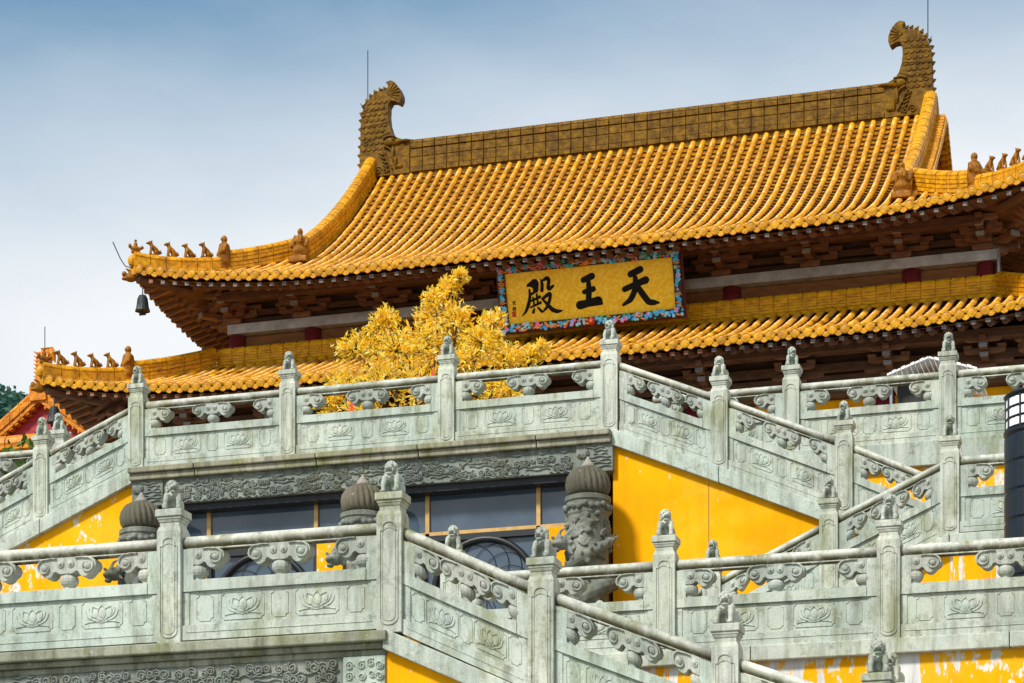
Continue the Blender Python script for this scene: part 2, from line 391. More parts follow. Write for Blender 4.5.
def flight(name, x0, z0, x1, z1, ya, yb, n):
    g = MB()
    for k in range(n):
        a = x0 + (x1 - x0) * k / n; b = x0 + (x1 - x0) * (k + 1) / n; top = z0 + (z1 - z0) * (k + .5) / n
        g.lim(min(a, b), max(a, b) - .001, ya, yb, min(z0, z1) - .6, top)
    struct(name, g, 'paving')
flight('stairs_upper_right', -8.75, ZU, -3.95, ZLAND, 34.1, 35.7, 13)
flight('stairs_upper_left', -20.6, ZLAND, -16.05, ZU, 34.1, 35.7, 13)
flight('stairs_landing_right', -9.2, 6.9, -3.9, ZLAND, 32.5, 33.5, 14)
flight('stairs_lower_right', -7.7, ZL, -3.2, 4.15, 21.85, 23.6, 12)
g = MB(); g.lim(-3.25, 8, 21.8, 26.25, 0, 4.12); g.lim(-7.7, -3.25, 23.6, 26.25, 0, 4.12); struct('lower_landing', g, 'paving')

# hills far behind
g = MB(); nx, ny = 40, 16
for j in range(ny):
    for i in range(nx):
        x = -260 + 480 * i / (nx - 1); y = 150 + 250 * j / (ny - 1)
        h = 67 * math.exp(-((x + 128) / 75) ** 2 - ((y - 232) / 75) ** 2) + 6 + 4 * mnoise.noise((x * .02, y * .02, 0))
        g.v.append((x, y, max(-1, h * (1 if j else 0) - 1)))
for j in range(ny - 1):
    for i in range(nx - 1): g.f.append((j * nx + i, j * nx + i + 1, (j + 1) * nx + i + 1, (j + 1) * nx + i))
hv = list(g.v); struct('hills', g, 'soil')
def hillz(x, y): return 67 * math.exp(-((x + 128) / 75) ** 2 - ((y - 232) / 75) ** 2) + 6 + 4 * mnoise.noise((x * .02, y * .02, 0))
g = MB(); rnd = random.Random(5)
for _ in range(620):
    x = rnd.uniform(-158, -98); y = rnd.uniform(192, 240); z = hillz(x, y) - .8
    rr = rnd.uniform(1.5, 2.9)
    for _ in range(130):
        d = Vector((rnd.gauss(0, 1), rnd.gauss(0, 1), rnd.gauss(0, 1))).normalized() * rr * rnd.uniform(.5, 1.05)
        p = Vector((x, y, z + rr * .8)) + Vector((d.x, d.y, d.z * .85)); q = rnd.uniform(.2, .42)
        a = Vector((rnd.gauss(0, 1), rnd.gauss(0, 1), rnd.gauss(0, 1))).normalized(); b = a.orthogonal().normalized()
        g.add([p - a * q, p - b * q * .7, p + a * q, p + b * q * .7], [(0, 1, 2, 3)])
o = obj('forest', g, 'leaf_hill'); o['kind'] = 'stuff'

# ------------------------------------------------------------------ balustrades
def lion_mb(turn=0, mir=1):
    m = MB(); e = m.ell
    for sx in (-1, 1):
        e((sx * .072, .055, .062), (.045, .075, .066)); e((sx * .08, .0, .02), (.032, .05, .022))
        m.tube([(sx * .066, -.045, .16), (sx * .078, -.075, .09), (sx * .076, -.08, .01)], [.038, .031, .027], 9)
        e((sx * .077, -.098, .018), (.033, .04, .022)); e((sx * .064, -.03, .145), (.040, .050, .050))
    e((0, .055, .11), (.074, .07, .10)); e((0, -.03, .160), (.074, .055, .050)); e((0, .10, .10), (.03, .035, .08))
    e((0, -.092, .148), (.017, .014, .018)); e((mir * .082, -.10, .036), (.036, .036, .036))
    m.tube(arc3([(-.06, -.075, .165), (0, -.10, .15), (.06, -.075, .165)]), .008, 6)
    h = MB()
    h.ell((0, 0, 0), (.064, .060, .058)); h.ell((0, -.060, -.008), (.047, .036, .020)); h.ell((0, -.048, -.062), (.042, .034, .013))
    h.ell((0, -.088, .002), (.017, .013, .012))
    for sx in (-1, 1):
        h.ell((sx * .03, -.05, .026), (.024, .02, .013)); h.ell((sx * .026, -.058, .012), (.011, .009, .01))
        h.ell((sx * .066, .0, .024), (.014, .02, .022)); h.ell((sx * .044, -.05, -.03), (.012, .022, .022))
        for k in range(4): h.ell((sx * (.068 + .006 * (k % 2)), .012 + .01 * (k % 2), .012 - .031 * k), (.018, .024, .018))
        for k in range(4): h.ell((sx * .05, .045, .03 - .033 * k), (.022, .022, .02))
    for k in range(5): h.ell((0, .06 - .005 * abs(k - 2), .04 - .033 * k), (.023, .02, .02))
    for k in range(7):
        a = R(-10 + 200 * k / 6 - 0); h.ell((.056 * math.cos(a), .0, .022 + .042 * math.sin(a)), (.018, .02, .016))
        h.ell((.04 * math.cos(a), .035, .022 + .042 * math.sin(a)), (.018, .02, .016))
    for sx in (-.022, .0, .022): h.ell((sx, -.035, .053), (.013, .013, .01))
    mt = Matrix.Translation((0, -.055, .240)) @ Matrix.Rotation(R(turn), 4, 'Z') @ Matrix.Scale(.92, 4)
    m.add([mt @ Vector(p) for p in h.v], h.f)
    return m
def arc3(p, n=8):
    a, b, c = map(Vector, p); return [a * (1 - t) ** 2 + b * 2 * t * (1 - t) + c * t * t for t in [i / n for i in range(n + 1)]]
LIONS = [remesh(lion_mb(t, s), .0065, 'stone_lion', 'stone_lion') for t, s in ((0, 1), (22, -1), (-14, 1))]
PW = .24; PD = .22
mb = MB(); mb.lim(-PW / 2, PW / 2, -PD / 2, PD / 2, -.03, 1.045); mb.box((0, 0, 1.066), (PW, PD, .042), .88); mb.lim(-.098, .098, -.09, .09, 1.087, 1.125)
mb.ridge2d(rrect(-.10, .10, .02, .10, .045, 4)[:0] + [(-.085, .10)] + arc(-.0, .10, .085, 180, 360, 8, .06) + [(.085, .90), (.06, .90), (.06, .935)] + arc(0, .935, .06, 0, 180, 8, .045) + [(-.06, .90), (-.085, .90)], .014, .010, -PD / 2, True)
mb.ridge2d([(-.062, .12)] + arc(0, .12, .062, 180, 360, 8, .045) + [(.062, .86)] + arc(0, .875, .062, 0, 180, 8, .05), .008, .006, -PD / 2, True)
POST = mb.mesh('post', 'stone_post')
mb = MB(); mb.box((0, 0, 1.14), (.205, .19, .03), 1.12); mb.box((0, 0, 1.168), (.24, .222, .026)); mb.box((0, 0, 1.215), (.268, .25, .068))
CAP = mb.mesh('post_cap', 'stone_post')
pc = [0]
def post(parent, x, y, zb, lion=True):
    o = place('post', POST, parent, (x, y, zb), .006)
    place('post_cap', CAP, o, (x, y, zb), .007)
    if lion:
        pc[0] += 1; l = place('stone_lion', LIONS[pc[0] * 5 % 3], o, (x, y, zb + 1.248)); l.rotation_euler.z = R(random.uniform(-14, 14)); q_ = random.uniform(.95, 1.03); l.scale = (.84 * q_, .86 * q_, .96 * q_)
    return o
CLOUD = [(0, .871), (.12, .872), (.2, .875), (.262, .862), (.302, .83), (.314, .79), (.298, .752), (.262, .728), (.236, .700), (.205, .682), (.168, .684), (.142, .706), (.128, .732), (.104, .742), (.085, .725), (.06, .715), (0, .715)]
PC = {}
def bracket_mesh(kind, m, kx=1.):
    k = ('b', kind, round(m, 3), kx)
    if k in PC: return PC[k]
    b = MB(); right = CLOUD; left = [(-x, z) for x, z in reversed(CLOUD)]
    if kind == 'full': ol = right[::-1] + [(-x, z) for x, z in right][1:-1]
    elif kind == 'right': ol = right[::-1]
    else: ol = [(-x, z) for x, z in right]
    b.prism(ol[::-1] if 0 else ol, -.075, .075)
    for sx in ((-1, 1) if kind == 'full' else (1,) if kind == 'right' else (-1,)):
        rim = [(.10, .862), (.16, .866)] + [(.222 + (.082 - .052 * i / 20) * math.cos(R(105 - 400 * i / 20)), .782 + (.080 - .050 * i / 20) * math.sin(R(105 - 400 * i / 20))) for i in range(21)]
        b.ridge2d([(sx * x, z) for x, z in rim], .017, .022, -.074)
        b.ell((sx * .222, -.070, .785), (.040, .030, .038), 10, 6)
        b.ell((sx * .052, -.074, .806), (.040, .022, .040), 9, 6); b.ell((sx * .052, -.095, .806), (.014, .012, .014), 7, 4)
    vx = 0 if kind == 'full' else (.03 if kind == 'right' else -.03)
    b.ell((vx, 0, .662), (.092, .088, .078), 14, 9); b.lathe([(.05, .575), (.05, .60), (.04, .61)], 14, (vx, 0, 0)); b.lathe([(.045, .72), (.055, .735), (.05, .75)], 12, (vx, 0, 0))
    b.v = [(x * kx, y, z) for x, y, z in b.v]; b.shear(m); PC[k] = b.mesh('cloud_bracket', 'stone_bracket'); return PC[k]
def lotus_mesh(m, sc):
    k = ('l', round(m, 3), round(sc, 2))
    if k in PC: return PC[k]
    b = MB(); W, H = .011, .010
    def st(p, w=W):
        for sx in (-1, 1): b.ridge2d([(sx * x * sc * 1.12, z * 1.05) for x, z in p], w * .85, H * .8, 0)
    def cur(a, c, d, n=8): return [((1 - t) ** 2 * a[0] + 2 * t * (1 - t) * c[0] + t * t * d[0], (1 - t) ** 2 * a[1] + 2 * t * (1 - t) * c[1] + t * t * d[1]) for t in [i / n for i in range(n + 1)]]
    st(cur((0, -.055), (.075, .02), (0, .082))); st(cur((.01, -.055), (.125, -.02), (.088, .07))); st(cur((.088, .07), (.045, .06), (.03, .04)))
    st(cur((.02, -.06), (.15, -.055), (.155, .035)), .014); st(cur((.035, -.04), (.13, -.02), (.125, .055)), .009)
    st(cur((0, -.075), (.09, -.055), (.165, -.082)), .016); st(cur((0, -.062), (.05, -.06), (.09, -.072)), .01)
    b.ell((0, .003, .01), (.045 * sc, .012, .055), 10, 6)
    for sx in (-1, 1): b.ell((sx * .065 * sc, .003, .005), (.03 * sc, .009, .045), 8, 6)
    b.ridge2d(notched(-.22 * sc, .22 * sc, -.128, .128, .028), .009, .007, 0, True)
    b.shear(m); PC[k] = b.mesh('lotus_relief', 'stone', True); return PC[k]
def panel(parent, x0, x1, y, za, m):
    """one bay between two posts; za is the base level at x0, m its slope"""
    a = x0 + PW / 2; Ln = x1 - x0 - PW; z0 = za + m * PW / 2; sc = min(1, Ln / 2.1) if Ln > 1.9 else Ln / 1.78
    k = ('p', round(Ln, 3), round(m, 3)); sl = 1 if Ln > 1.6 else .72
    if k not in PC:
        b = MB(); b.lim(0, Ln, -.085, .085, .012, .15); b.lim(.002, Ln - .002, -.05, .05, .152, .468)
        e = .115
        b.lim(e, Ln - e, -.082, .082, .47, .575); b.lim(.001, e - .001, -.072, .072, .47, .866); b.lim(Ln - e + .001, Ln - .001, -.072, .072, .47, .866)
        b.lim(.004, .07, -.06, .06, .152, .466); b.lim(Ln - .07, Ln - .004, -.06, .06, .152, .466)
        for t in (.115, .5, .885): b.ridge2d(notched(Ln * t - .085 * sl, Ln * t + .085 * sl, .19, .44, .03), .009, .007, -.05, True)
        b.ridge2d([(.05, .085), (Ln - .05, .085)], .012, .006, -.085)
        b.shear(m); PC[k] = b.mesh('parapet_panel', 'stone')
        b = MB(); n = max(2, int(Ln / .3))
        b.tube([(Ln * i / n, 0, .932) for i in range(n + 1)], .066, 14); b.lim(.0, Ln, -.04, .04, .857, .882); b.shear(m)
        PC[k + ('r',)] = b.mesh('handrail', 'stone_rail', False)
    p = place('parapet_panel', PC[k], parent, (a, y, z0), .007)
    h = place('handrail', PC[k + ('r',)], p, (a, y, z0))
    for pl in h.data.polygons: pl.use_smooth = len(pl.vertices) == 4 and abs(pl.normal.x) < .6
    for t, kd in ((Ln / 2, 'full'), (.115, 'right'), (Ln - .115, 'left')):
        if kd != 'full' and Ln < 1.05: continue
        place('cloud_bracket', bracket_mesh(kd, m, 1. if Ln > 1.6 else .8), p, (a + t, y, z0 + m * t), .008)
    for t in (.31, .69): place('lotus_relief', lotus_mesh(m, sl * min(1, Ln / (2.0 if sl == 1 else 1.25))), p, (a + Ln * t, y - .05, z0 + m * Ln * t + .315))
    return p
def balustrade(label, y, pts, skip=(), first=True):
    """pts: list of (x, base level); a bay between each pair"""
    t = thing('stone_balustrade', (pts[0][0], y, pts[0][1]), label, 'balustrade', 'carved stone balustrades')
    for i, (x, z) in enumerate(pts):
        if i not in skip: post(t, x, y, z)
        if i + 1 < len(pts):
            x1, z1 = pts[i + 1]; panel(t, x, x1, y, z, (z1 - z) / (x1 - x))
    return t
YU, YM, YB, YC, YLO = 33.83, 23.87, 35.72, 32.37, 21.63; YM = 26.3; ZM = 6.665      # centre planes of the rows of posts (front faces .14 nearer)
balustrade('grey stone balustrade along the platform edge directly above the dark windows, below the golden tree', YU, [(-15.95, ZU), (-13.55, ZU), (-11.13, ZU), (-8.74, ZU)])
balustrade('stone stair balustrade descending right from the corner post under the signboard, above a yellow wall', YU, [(-8.72, ZU), (-7.18, 10.62), (-5.46, 9.87), (-3.95, ZLAND)], skip=(0,))
balustrade('stone stair balustrade descending to the left edge, beside the side hall gable', YU, [(-20.35, 9.4), (-18.95, 10.0), (-17.51, 10.62), (-15.95, ZU)], skip=(3,))
balustrade('stone balustrade on the upper terrace, behind the stairs and before the white canopy', YB, [(-8.7, ZU), (-6.53, ZU), (-4.29, ZU), (-2.05, ZU), (.2, ZU)], skip=(0,))
balustrade('short stone balustrade of the upper terrace at the far left, before the red gable', YB, [(-22.6, ZU), (-20.4, ZU), (-18.2, ZU), (-16.0, ZU)], skip=(3,))
balustrade('stone balustrade climbing right to the landing behind the black lamp post', YC, [(-8.5, 7.05), (-6.97, 7.75), (-5.42, 8.46), (-3.86, ZLAND)])
balustrade('level stone balustrade of the stair landing crossed by the black lamp post', YC, [(-3.86, ZLAND), (-1.7, ZLAND), (.5, ZLAND)], skip=(0,))
balustrade('big stone balustrade in the lower left foreground, above the cloud carved frieze', YLO, [(-14.2, ZL), (-12.0, ZL), (-9.84, ZL), (-7.65, ZL)])
balustrade('nearest stone stair balustrade descending right at the bottom centre of the photo', YLO, [(-7.65, ZL), (-6.21, 5.42), (-4.53, 4.73), (-3.20, 4.23)], skip=(0,))
balustrade('level stone balustrade across the lower right, above the yellow wall with peeling paint', YM, [(-8.59, ZM), (-6.18, ZM), (-3.77, ZM), (-1.36, ZM), (1.05, ZM)])
t = thing('stone_post', (-3.30, 23.2, 4.41), 'stone lion post peeping out behind the last lion at the bottom right', 'post', 'carved stone posts'); post(t, -3.30, 23.2, 4.41)

# ------------------------------------------------------------------ carved cloud friezes
def clouds(x0, x1, z0, z1, y, seed, dens=1.0, rs=(.045, .085)):
    b = MB(); r = random.Random(seed)
    rows = max(2, int((z1 - z0) / (rs[1] * 1.75)))
    for j in range(rows):
        z = z0 + (j + .5) * (z1 - z0) / rows; x = x0 + .05 + r.uniform(0, .1)
        while x < x1 - .06:
            run = r.randint(2, 5)
            if r.random() < .78 * dens:
                xs = x
                for k in range(run):
                    q = r.uniform(*rs)
                    if x + q > x1 - .02: break
                    zz = min(max(z + r.uniform(-.035, .035), z0 + q), z1 - q)
                    b.ell((x, y, zz), (q * .95, .014, q * .95), 10, 4, Matrix.Rotation(0, 3, 'X'))
                    b.ridge2d(spiral(x, zz, q, 1.7, r.uniform(0, 6), r.choice((-1, 1)), 14), .017, .024, y - .004)
                    x += q * 1.55
                n = 10; xe = min(x + .12, x1 - .02)
                b.ridge2d([(xs - .08 + (xe - xs + .08) * i / n, z - .062 + .018 * math.sin(i * 1.9 + r.random())) for i in range(n + 1) if x0 < xs - .08 + (xe - xs + .08) * i / n < x1], .022, .022, y, taper=True) if xe - xs > .1 and xs - .08 > x0 else None
            else:
                xe = min(x + r.uniform(.2, .4), x1 - .02)
                for q in (0, .05): b.ridge2d([(x + (xe - x) * i / 7, z + q + .012 * math.sin(i * 1.4 + q * 50)) for i in range(8)], .026, .02, y, taper=True)
                x = xe
            x += r.uniform(.03, .09)
    return b

# lower platform: wall, cornice, frieze
t = thing('platform_wall', (-12.3, 21.9, 0), 'carved grey platform wall with cloud frieze in the bottom left corner', 'wall')
b = MB(); b.lim(-17, -7.72, 21.66, 21.85, 0, ZL - .03); obj('wall', b, 'stone_carved', t)
b = MB(); b.lim(-17.1, -7.66, 21.46, 21.87, 6.0, 6.095); b.lim(-17.05, -7.68, 21.53, 21.86, 5.945, 5.998); b.lim(-17.03, -7.69, 21.58, 21.86, 5.885, 5.943); obj('cornice', b, 'stone_cornice', t, bevel=.012)
b = MB(); b.lim(-16.9, -8.12, 21.60, 21.655, 4.8, 5.884); obj('frieze', b, 'stone_carved', t)
b = clouds(-12.2, -8.14, 5.2, 5.88, 21.60, 3, 1.15, (.034, .062)); obj('cloud_relief', b, 'stone_carved', t, smooth=True)
b = MB(); b.lim(-8.115, -7.705, 21.57, 21.655, 4.8, 5.884); obj('pier', b, 'stone', t, bevel=.006)
b = MB()
for z in (5.80, 5.70, 5.60, 5.48, 5.37):
    for x, d in ((-8.05, 1), (-7.76, -1)): b.ridge2d(spiral(x, z, .045, 1.7, 0, d), .015, .016, 21.57)
for x, z, d in ((-7.93, 5.8, 1), (-7.83, 5.72, -1), (-7.93, 5.7, -1), (-7.82, 5.6, 1), (-7.93, 5.6, 1), (-7.84, 5.82, 1)): b.ridge2d(spiral(x, z, .042, 1.6, 1, d), .014, .016, 21.57)
b.prism([(-7.98, 5.36), (-7.88, 5.24), (-7.78, 5.36), (-7.88, 5.5)], 21.555, 21.575)
obj('scroll_relief', b, 'stone', t, smooth=True)
# stair side walls (yellow), with sloping stone stringers
def stairwall(label, y, pts, mat='yellow_plaster', base=0., th=.3, drop=.02, sh=.20):
    """pts: string of (x, base level) along the top, left to right"""
    t = thing('stair_wall', (pts[0][0], y, base), label, 'wall', 'yellow stair walls')
    p = [(pts[0][0], base), (pts[-1][0], base)] + [(x, z - drop - sh) for x, z in reversed(pts)]
    b = MB(); b.prism(p, y, y + th); obj('wall', b, mat, t)
    b = MB()
    for (xa, za), (xb, zb) in zip(pts, pts[1:]):
        n = max(1, round((xb - xa) / 1.5))
        for i in range(n):
            q0 = i / n; q1 = (i + 1) / n; u0 = xa + (xb - xa) * q0 + .004; u1 = xa + (xb - xa) * q1 - .004; w0 = za + (zb - za) * q0; w1 = za + (zb - za) * q1
            b.hexa([(u0, y - .10, w0 - drop - sh), (u1, y - .10, w1 - drop - sh), (u1, y + th - .02, w1 - drop - sh), (u0, y + th - .02, w0 - drop - sh),
                    (u0, y - .10, w0 - drop + .03), (u1, y - .10, w1 - drop + .03), (u1, y + th - .02, w1 - drop + .03), (u0, y + th - .02, w0 - drop + .03)])
    obj('stringer', b, 'stone', t, bevel=.01)
    return t
stairwall('plain yellow stair wall right of the dragon column, under the descending upper balustrade', 33.8, [(-8.70, ZU), (-7.18, 10.62), (-5.46, 9.87), (-3.95, ZLAND)], base=6.9)
stairwall('yellow stair wall with white flaked spots at the left, below the left descending balustrade', 33.8, [(-20.4, 9.4), (-18.95, 10.0), (-17.51, 10.62), (-16.0, ZU)], 'yellow_chipped', base=6.9)
stairwall('yellow wall under the rising stair left of the black lamp post', 32.33, [(-8.6, 7.0), (-6.97, 7.75), (-5.42, 8.46), (-3.862, ZLAND - .01)], base=6.1, th=.25)
stairwall('flaking yellow wall under the landing, seen through the lower right balustrade by the lamp post', 32.33, [(-3.86, ZLAND - .02), (3, ZLAND - .02)], 'yellow_peeling', base=6.1, th=.25, sh=.14)
stairwall('flaked yellow triangle of wall under the nearest stair at the bottom centre', 21.6, [(-7.71, ZL), (-6.21, 5.42), (-4.53, 4.73), (-3.20, 4.23)], 'yellow_chipped', base=0, th=.24, sh=.16)
t = stairwall('yellow retaining wall streaked with white peeling paint, bottom right', 26.28, [(-7.9, ZM), (-3.9, ZM), (3, ZM)], 'yellow_peeling', base=0, sh=.13)
stairwall('yellow strip of retaining wall under the upper terrace balustrade, behind the stairs on the right', 35.7, [(-8.7, ZU), (-4.3, ZU), (3, ZU)], base=6.9, sh=.32)
stairwall('retaining wall under the upper terrace at the far left edge', 35.7, [(-26, ZU), (-15.95, ZU)], base=6.9, sh=.32)

# ------------------------------------------------------------------ front building under the upper platform
t = thing('platform_building', (-12.4, 34.5, 6.95), 'stone fronted platform building with dark glass band, moon doors and carved frieze', 'building')
b = MB()
WX0, WX1 = -15.95, -8.85
for x0, x1 in ((WX0, -14.93), (-13.2, -11.6), (-9.83, WX1)):
    b = MB(); b.lim(x0, x1, 34.0, 34.3, 6.95, 10.02); obj('wall_pier', b, 'yellow_plaster', t)
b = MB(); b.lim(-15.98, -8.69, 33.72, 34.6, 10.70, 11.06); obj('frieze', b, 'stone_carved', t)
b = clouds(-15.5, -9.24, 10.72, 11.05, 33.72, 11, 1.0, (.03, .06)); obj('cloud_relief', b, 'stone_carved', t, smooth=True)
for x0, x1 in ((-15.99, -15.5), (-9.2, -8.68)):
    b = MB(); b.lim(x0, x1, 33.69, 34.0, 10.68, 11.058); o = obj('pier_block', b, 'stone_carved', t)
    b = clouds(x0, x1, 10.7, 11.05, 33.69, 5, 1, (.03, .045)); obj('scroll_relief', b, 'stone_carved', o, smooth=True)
b = MB()
x = -16.02
for wd in (1.06, 1.9, 1.55, 1.75, 1.07):
    b.lim(x, x + wd - .01, 33.58, 34.5, 11.16, 11.242); b.lim(x, x + wd - .01, 33.63, 34.5, 11.062, 11.158); x += wd
obj('cornice', b, 'stone_cornice', t, bevel=.014)
b = MB(); b.lim(WX0, WX1, 33.80, 34.4, 10.60, 10.698); obj('lintel', b, 'black_metal', t)
b = MB(); b.lim(WX0, WX1, 34.45, 34.6, 6.95, 10.6); obj('back_panel', b, 'dark_void', t)
mul_x = [WX0, -14.91, -13.22, -11.51, -9.85, WX1]
for x0, x1 in zip(mul_x, mul_x[1:]):
    f = MB(); f.lim(x0 - .03, x0 + .03, 34.02, 34.1, 10.06, 10.6); f.lim(x0 + .03, x1 - .03, 34.02, 34.1, 10.025, 10.075)
    o = obj('window_frame', f, 'gold_frame', t)
    p = MB(); p.lim(x0 + .03, x1 - .03, 34.06, 34.075, 10.076, 10.6); obj('pane', p, 'window_glass', o)
for cx, x0, x1 in ((-14.06, -14.93, -13.2), (-10.66, -11.6, -9.83)):
    f = MB(); f.lim(x0, x1, 34.02, 34.12, 9.9 + .04, 10.024); f.lim(x0, x0 + .06, 34.02, 34.12, 6.95, 9.94); f.lim(x1 - .06, x1, 34.02, 34.12, 6.95, 9.94)
    o = obj('moon_door', f, 'black_metal', t)
    r_ = MB(); cz = 9.18; RR = .76
    pts = [(cx + RR * math.cos(2 * math.pi * i / 48), 34.05, cz + RR * math.sin(2 * math.pi * i / 48)) for i in range(49)]
    r_.tube(pts, .045, 8, False, up=(0, 1, 0)); obj('round_frame', r_, 'black_metal', o, smooth=True)
    q = MB(); q.lim(x0 + .06, x1 - .06, 34.09, 34.1, 6.95, 9.94); obj('pane', q, 'window_glass', o)
    q = MB()
    for k in range(12):
        a = 2 * math.pi * k / 12; c2 = (cx + .38 * math.cos(a), cz + .38 * math.sin(a))
        pp = [(c2[0] + .36 * math.cos(2 * math.pi * i / 24), 34.07, c2[1] + .36 * math.sin(2 * math.pi * i / 24)) for i in range(25)]
        q.tube(pp, .0045, 4, False, up=(0, 1, 0))
    obj('lattice', q, 'black_metal', o)

b = MB(); b.lim(-7.345, -7.335, 33.797, 33.81, 6.95, 10.42); q = [o for o in C.objects if o.get('label', '').startswith('plain yellow stair')][0]; obj('seam', b, 'wood_panel', q)
# dragon columns
def dragon_column(x, y, label, seed):
    t = thing('dragon_column', (x, y, 6.95), label, 'column', 'stone dragon columns')
    r = random.Random(seed)
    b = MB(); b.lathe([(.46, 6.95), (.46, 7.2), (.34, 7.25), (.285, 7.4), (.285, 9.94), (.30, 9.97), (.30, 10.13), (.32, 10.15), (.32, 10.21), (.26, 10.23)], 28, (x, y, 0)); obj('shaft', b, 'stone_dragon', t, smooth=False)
    b = MB()
    for i in range(22):
        a = 2 * math.pi * i / 22; b.ell((x + .31 * math.cos(a), y + .31 * math.sin(a), 10.06 + .02 * math.sin(i * 2.3)), (.045, .045, .05), 7, 5)
    for k in range(70):       # swags and cloud scrolls under the cap
        a = r.uniform(0, 6.28); z = r.uniform(8.6, 9.98); q = r.uniform(.03, .07)
        b.ell((x + .28 * math.cos(a), y + .28 * math.sin(a), z), (q, q, q * .8), 8, 5)
    for k in range(60):
        a = r.uniform(3.0, 6.4); z = r.uniform(7.6, 9.9); tx = Vector((-math.sin(a), math.cos(a), 0)); o_ = Vector((x + .29 * math.cos(a), y + .29 * math.sin(a), z)); q = r.uniform(.05, .09)
        b.tube([o_ + tx * px_ + Vector((0, 0, pz_)) for px_, pz_ in spiral(0, 0, q, 1.4, r.uniform(0, 6), r.choice((-1, 1)), 12)], [.024] * 12 + [.016], 6)
    n = 220
    P = []
    for i in range(n):        # coiling body
        u = i / (n - 1); a = R(200) + u * R(1380); z = 7.45 + 2.3 * u + .1 * math.sin(u * 22)
        rr = .31 + .02 * math.sin(u * 31); P.append((x + rr * math.cos(a), y + rr * math.sin(a), z))
    b.tube(P, [(.045 + .085 * math.sin(math.pi * min(1, .12 + .9 * i / n))) * (1 + .10 * math.cos(i * 2.1)) for i in range(n)], 9)
    for i in range(0, n, 3):  # spines along the body
        p = Vector(P[i]); d = (p - Vector((x, y, p.z))).normalized(); b.ell(p + d * .09 + Vector((0, 0, .05)), (.022, .022, .035), 6, 4)
    for k in range(130):
        i = r.randrange(n); p = Vector(P[i]); b.ell(p + Vector((r.uniform(-.09, .09), r.uniform(-.09, .09), r.uniform(-.13, .13))), r.uniform(.025, .05), 7, 5)
    hx, hy, hz = x - .30, y - .29, 9.55      # head standing out to the left
    b.ell((hx, hy, hz), (.10, .12, .10)); b.ell((hx - .05, hy - .10, hz - .03), (.065, .09, .048)); b.ell((hx - .045, hy - .09, hz - .115), (.052, .07, .03))
    for s in (-1, 1):
        b.tube([(hx + s * .05, hy, hz + .08), (hx + s * .07 + .06, hy + .02, hz + .18), (hx + s * .06 + .14, hy + .04, hz + .22)], [.03, .024, .01], 7)
        b.ell((hx + s * .055 - .04, hy - .09, hz + .06), .03, 7, 5)
    for k in range(9): b.tube([(hx + .05, hy + .02, hz - .02), (hx + r.uniform(.05, .18), hy + r.uniform(-.06, .1), hz + r.uniform(-.22, .2))], [.045, .012], 6)
    for s, zz in ((-1, 9.1), (-1, 8.4)):      # legs with claws
        a = R(250 + 40 * s); q = Vector((x + .42 * math.cos(a), y + .42 * math.sin(a), zz)); e = q + Vector((s * .16, -.12, -.2))
        b.tube([q, q + Vector((s * .12, -.1, .02)), e], [.07, .055, .035], 7)
        for c in (-1, 0, 1): b.tube([e, e + Vector((c * .05, -.06, -.06))], [.022, .006], 5)
    me = remesh_world(b, .016, 'stone_dragon', 'dragon_relief', (x, y, 6.95)); place('dragon_relief', me, t, (x, y, 6.95))
    b = MB(); prof = [(.15, 10.22), (.25, 10.24), (.295, 10.31), (.305, 10.40), (.285, 10.49), (.23, 10.575), (.15, 10.62), (.09, 10.635)]
    prof2 = []
    for i in range(len(prof) - 1):
        for q in (0, .5): prof2.append(tuple(prof[i][j] * (1 - q) + prof[i + 1][j] * q for j in (0, 1)))
    prof2.append(prof[-1])
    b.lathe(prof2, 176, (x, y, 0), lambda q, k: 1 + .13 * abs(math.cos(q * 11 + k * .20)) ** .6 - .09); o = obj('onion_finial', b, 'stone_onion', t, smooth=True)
    b = MB(); b.lathe([(.12, 10.625), (.085, 10.67), (.04, 10.73), (.008, 10.785)], 16, (x, y, 0)); obj('tip', b, 'stone_cap', o, smooth=True)
def remesh_world(b, voxel, mat, name, origin):
    ox, oy, oz = origin; b.v = [(p[0] - ox, p[1] - oy, p[2] - oz) for p in b.v]; return remesh(b, voxel, mat, name)
dragon_column(-8.93, 33.3, 'dragon carved stone column with ribbed onion top beside the yellow stair wall', 1)
dragon_column(-12.23, 33.3, 'dragon column whose onion top shows between the dark windows, behind a lion post', 2)
dragon_column(-15.66, 33.3, 'dragon column with onion top at the left end of the dark windows', 3)

# ------------------------------------------------------------------ the hall
HX = -12.25
hall = thing('temple_hall', (HX, 50, ZU), 'temple hall with double eaved golden tile roof and dark wooden brackets, in the centre', 'temple')
def upper_prof(t): return 17.60 + .36 * t + .0525 * t * t
def lower_prof(t): return 15.31 + .36 * t + .03 * t * t
class Slope:
    """one roof face: eave from A-hw to A+hw along a, rising inwards along i; hips at both ends"""
    def __init__(s, org, a, i, hw, tmax, prof, ratio=1., pscale=1., gable=None, lift=.45, ll=4.6):
        s.o = Vector(org); s.a = Vector(a); s.i = Vector(i); s.hw = hw; s.tm = tmax; s.pf = prof; s.ra = ratio; s.ps = pscale; s.gx = gable; s.lift = lift; s.ll = ll
    def tend(s, q):
        d = s.hw - abs(q)
        if s.gx is not None and abs(q) <= s.gx: return s.tm
        return min(s.tm, d * s.ra)
    def pt(s, q, t):
        d = max(0, s.hw - abs(q)); l = s.lift * max(0, 1 - d / s.ll) ** 2.2 * max(0, 1 - max(0, t) * s.ps / 3.2) ** 1.5
        p = s.o + s.a * q + s.i * t; return Vector((p.x, p.y, s.pf(t * s.ps) + l))
